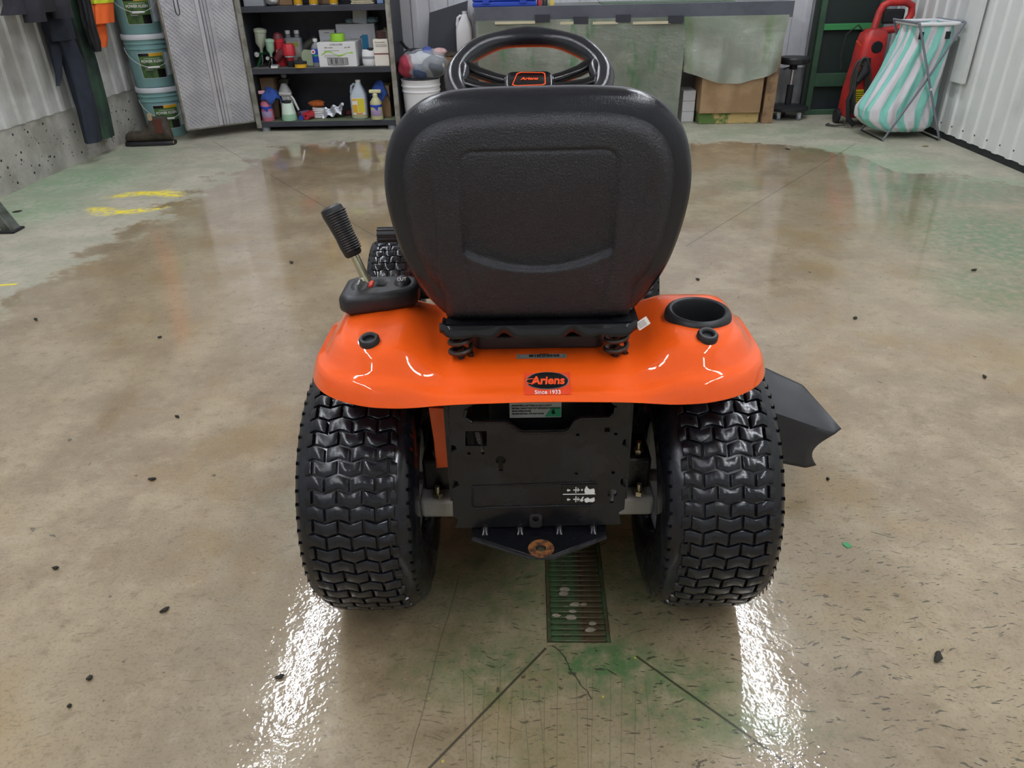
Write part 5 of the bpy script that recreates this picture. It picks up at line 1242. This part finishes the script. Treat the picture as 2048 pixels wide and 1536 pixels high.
for k, (r, oz) in enumerate(((.15, .28), (.14, .27), (.16, .29))):
    MB().tube([(-.085+.055*math.cos(a)+.01*k-.06*math.sin(a)*.4, -.14-.012*k, oz+r*1.3*math.sin(a)) for a in np.linspace(0, 2*math.pi, 40, endpoint=False)], .0085, 8, closed=True).build('hose_coil', mat('hose_dark', '33352f', .5), pw)
MB().tube([(-.10, -.12, .12), (-.14, -.15, .02), (-.2, -.12, .012), (-.25, -.08, .012), (-.22, -.05, .012)], .0085, 8).build('hose_tail', MATS['hose_dark'], pw)
MB().tube([(-.02, .02, .62), (-.10, .04, .70), (-.17, .05, .64), (-.185, .05, .5), (-.17, .04, .4)], .006, 8).build('power_cord', m_black, pw); MB().tube([(-.08, -.05, .56), (-.13, -.06, .60)], .006, 8).build('orange_lever', mat('lever_orange', 'e05a2c', .5), pw)
# ---------------- laundry hamper
hm = thing('laundry_hamper', 'folding laundry hamper with white and aqua striped bag', 'laundry hamper', (2.69, 5.67, 0))
m_aq, m_wb, m_leg = mat('aqua_stripe', '8ed6ca', .6, bump=.5, bs=30, bd=.01), mat('white_stripe', 'dedae0', .6, bump=.5, bs=30, bd=.01), mat('leg_grey', '868a94', .5, .3)
rows = [(.742, .02, 0, .275, .33), (.70, .02, 0, .275, .33), (.6, .01, 0, .29, .325), (.45, -.015, .005, .34, .32), (.3, -.05, .005, .42, .32), (.2, -.075, .005, .47, .32), (.13, -.07, .005, .47, .32), (.075, -.045, .005, .40, .30), (.045, -.02, .005, .29, .24), (.04, -.01, 0, .1, .1)]
rs = []
rr_i = interp_rows(rows, 44)
for i, (z, ox, oy, w_, d) in enumerate(rr_i):
    pts = rrect(w_, d, min(w_, d)*.28, 12); NB = 96
    cum = [0.0]
    for k in range(len(pts)): cum.append(cum[-1]+math.dist(pts[k], pts[(k+1) % len(pts)]))
    ring = []; amp = .009*min(1, i/8)
    for k in range(NB):
        s_ = cum[-1]*k/NB; j_ = min(int(np.searchsorted(cum, s_, 'right'))-1, len(pts)-1); f_ = (s_-cum[j_])/max(1e-9, cum[j_+1]-cum[j_])
        x = pts[j_][0]+(pts[(j_+1) % len(pts)][0]-pts[j_][0])*f_; y = pts[j_][1]+(pts[(j_+1) % len(pts)][1]-pts[j_][1])*f_
        n_ = amp*math.sin(k*.55+i*.22)+.6*amp*math.sin(k*1.3-i*.35); L_ = math.hypot(x, y); ring.append((ox+x*(1+n_/L_), oy+y*(1+n_/L_), z+.010*math.sin(k*.3)*(1 if i == 0 else 0)))
    rs.append(ring)
NB = len(rs[0]); mbag = MB(); vs_ = [p for r in rs for p in r]; fs_ = []; ms_ = []
for i in range(len(rs)-1):
    for k in range(NB):
        fs_.append((i*NB+k, i*NB+(k+1) % NB, (i+1)*NB+(k+1) % NB, (i+1)*NB+k)); ms_.append((k//4) % 2)
fs_.append(tuple((len(rs)-1)*NB+k for k in range(NB))); ms_.append(0)
mbag.add(vs_, fs_); mbag.mi = ms_; mbag.build('striped_bag', [m_aq, m_wb], hm, ang=80)
MB().tube([(x+.02, y, .745) for x, y in rrect(.285, .345, .03, 4)], .012, 8, closed=True).build('bag_hem', m_wht, hm)
for yy in (-.195, .195):
    MB().tube([(-.197, yy, .004), (.0, yy, .38), (.175, yy, .755)], .011, 8, flat=.6).build('frame_leg', m_leg, hm); MB().tube([(.195, yy-.014, .004), (.03, yy-.014, .38), (-.13, yy-.014, .755)], .011, 8, flat=.6).build('frame_leg', m_leg, hm)
    MB().cyl((.045, yy-.025, .345), (.045, yy+.012, .345), .008, n=10).build('pivot', m_wht, hm)
for x in (-.197, .195): MB().tube([(x, -.195, .006), (x, .195, .006)], .005, 6).build('foot_rail', m_black, hm)
for x in (-.13, .175): MB().tube([(x, -.185, .755), (x, .19, .755)], .008, 8).build('top_rail', m_leg, hm)
for x, a in ((-.085, 0), (.09, 0)): 
    MB().bb(x-.014, x+.014, -.182, -.168, .655, .70).build('buckle', m_black, hm, bevel=.002)
# ---------------- boards on the right wall
o = MB().bb(XR-.05, XR-.02, 5.38, 5.54, .385, 2.2).build('wall_board', m_metal_r, bevel=.003); tag(o, 'tall white board fixed upright to the right wall', 'board')
# ---------------- stand at the left edge
p = atz(22, 462)
sd = thing('steel_stand', 'grey steel stand foot cut off by the left edge', 'stand', (p.x, p.y, 0))
m_std = mat('stand_grey', '6a6e68', .4, .4, '3c4438', 6)
rs = []
for t_, hw in ((0, .038), (1, .028)): rs.append([(.01-.26*t_+sx*hw*.7, .0+.10*t_+sy*hw, .002+.42*t_) for sx, sy in ((-1, -1), (1, -1), (1, 1), (-1, 1))])
MB().rings(rs).build('leg', m_std, sd, smooth=False, bevel=.003); MB().bb(-.035, .045, -.05, .05, 0, .012).build('foot_pad', m_black, sd, bevel=.003)
rs = []
for t_, hw in ((0, .038), (1, .028)): rs.append([(-.6+.28*t_+sx*hw*.7, .0+.10*t_+sy*hw, .002+.42*t_) for sx, sy in ((-1, -1), (1, -1), (1, 1), (-1, 1))])
sd_parts = MB().rings(rs) if False else None
MB().bb(-.31, -.2, .04, .16, .42, .46).build('head_plate', m_std, sd, bevel=.003)
# ---------------- debris on the floor
m_deb = mat('debris_dark', '2c2a22', .8); m_leaf = mat('leaf_pale', '9a9478', .8)
spots = [(583, 526, 1), (1948, 541, 1), (1875, 1316, 2), (1710, 637, 1), (320, 676, 1), (72, 640, 1), (1575, 299, 2), (305, 960, 1), (112, 1138, 1), (330, 1222, 1), (180, 1358, 1), (140, 1414, 1), (560, 1356, 1), (1968, 755, 1), (355, 835, 1), (1395, 560, 1), (35, 424, 2), (1655, 960, 1)]
proto = None
for k, (x, y, s) in enumerate(spots):
    p = atz(x, y); q = MB(); r = (.005 if p.y < 2 else .009)*s*rng.uniform(.7, 1.2)
    ph = rng.uniform(0, 6)
    q.grid(lambda u, v: (r*1.5*math.cos(6.283*u)*math.sin(math.pi*v)*(1+.35*math.sin(12.566*u+ph)), r*.8*math.sin(6.283*u)*math.sin(math.pi*v)*(1+.3*math.sin(18.85*u)), .004*(1-math.cos(math.pi*v))), 12, 6)
    o = q.build('debris', m_deb); o.location = (p.x, p.y, 0); o.rotation_euler = (0, 0, rng.uniform(0, 3)); tag(o, 'small dark clump of dirt lying on the wet concrete', 'debris', 'dirt clumps on the floor')
p = atz(1850, 293); o = MB().grid(lambda u, v: (.05*(u-.5)*(1-abs(v-.5)), .022*(v-.5), .004+.008*math.sin(3*u)*math.sin(3*v)), 10, 6).build('dry_leaf', m_leaf, None, solid=.001); o.location = (p.x, p.y, 0); tag(o, 'pale dry leaf on the floor in front of the laundry hamper', 'leaf')
p = atz(1694, 1091); o = MB().bb(-.007, .007, -.008, .008, 0, .002).build('green_scrap', mat('green_scrap', '3f9a5c', .5)); o.location = (p.x, p.y, 0); o.rotation_euler = (0, 0, .5); tag(o, 'tiny bright green scrap on the floor right of the mower', 'scrap')
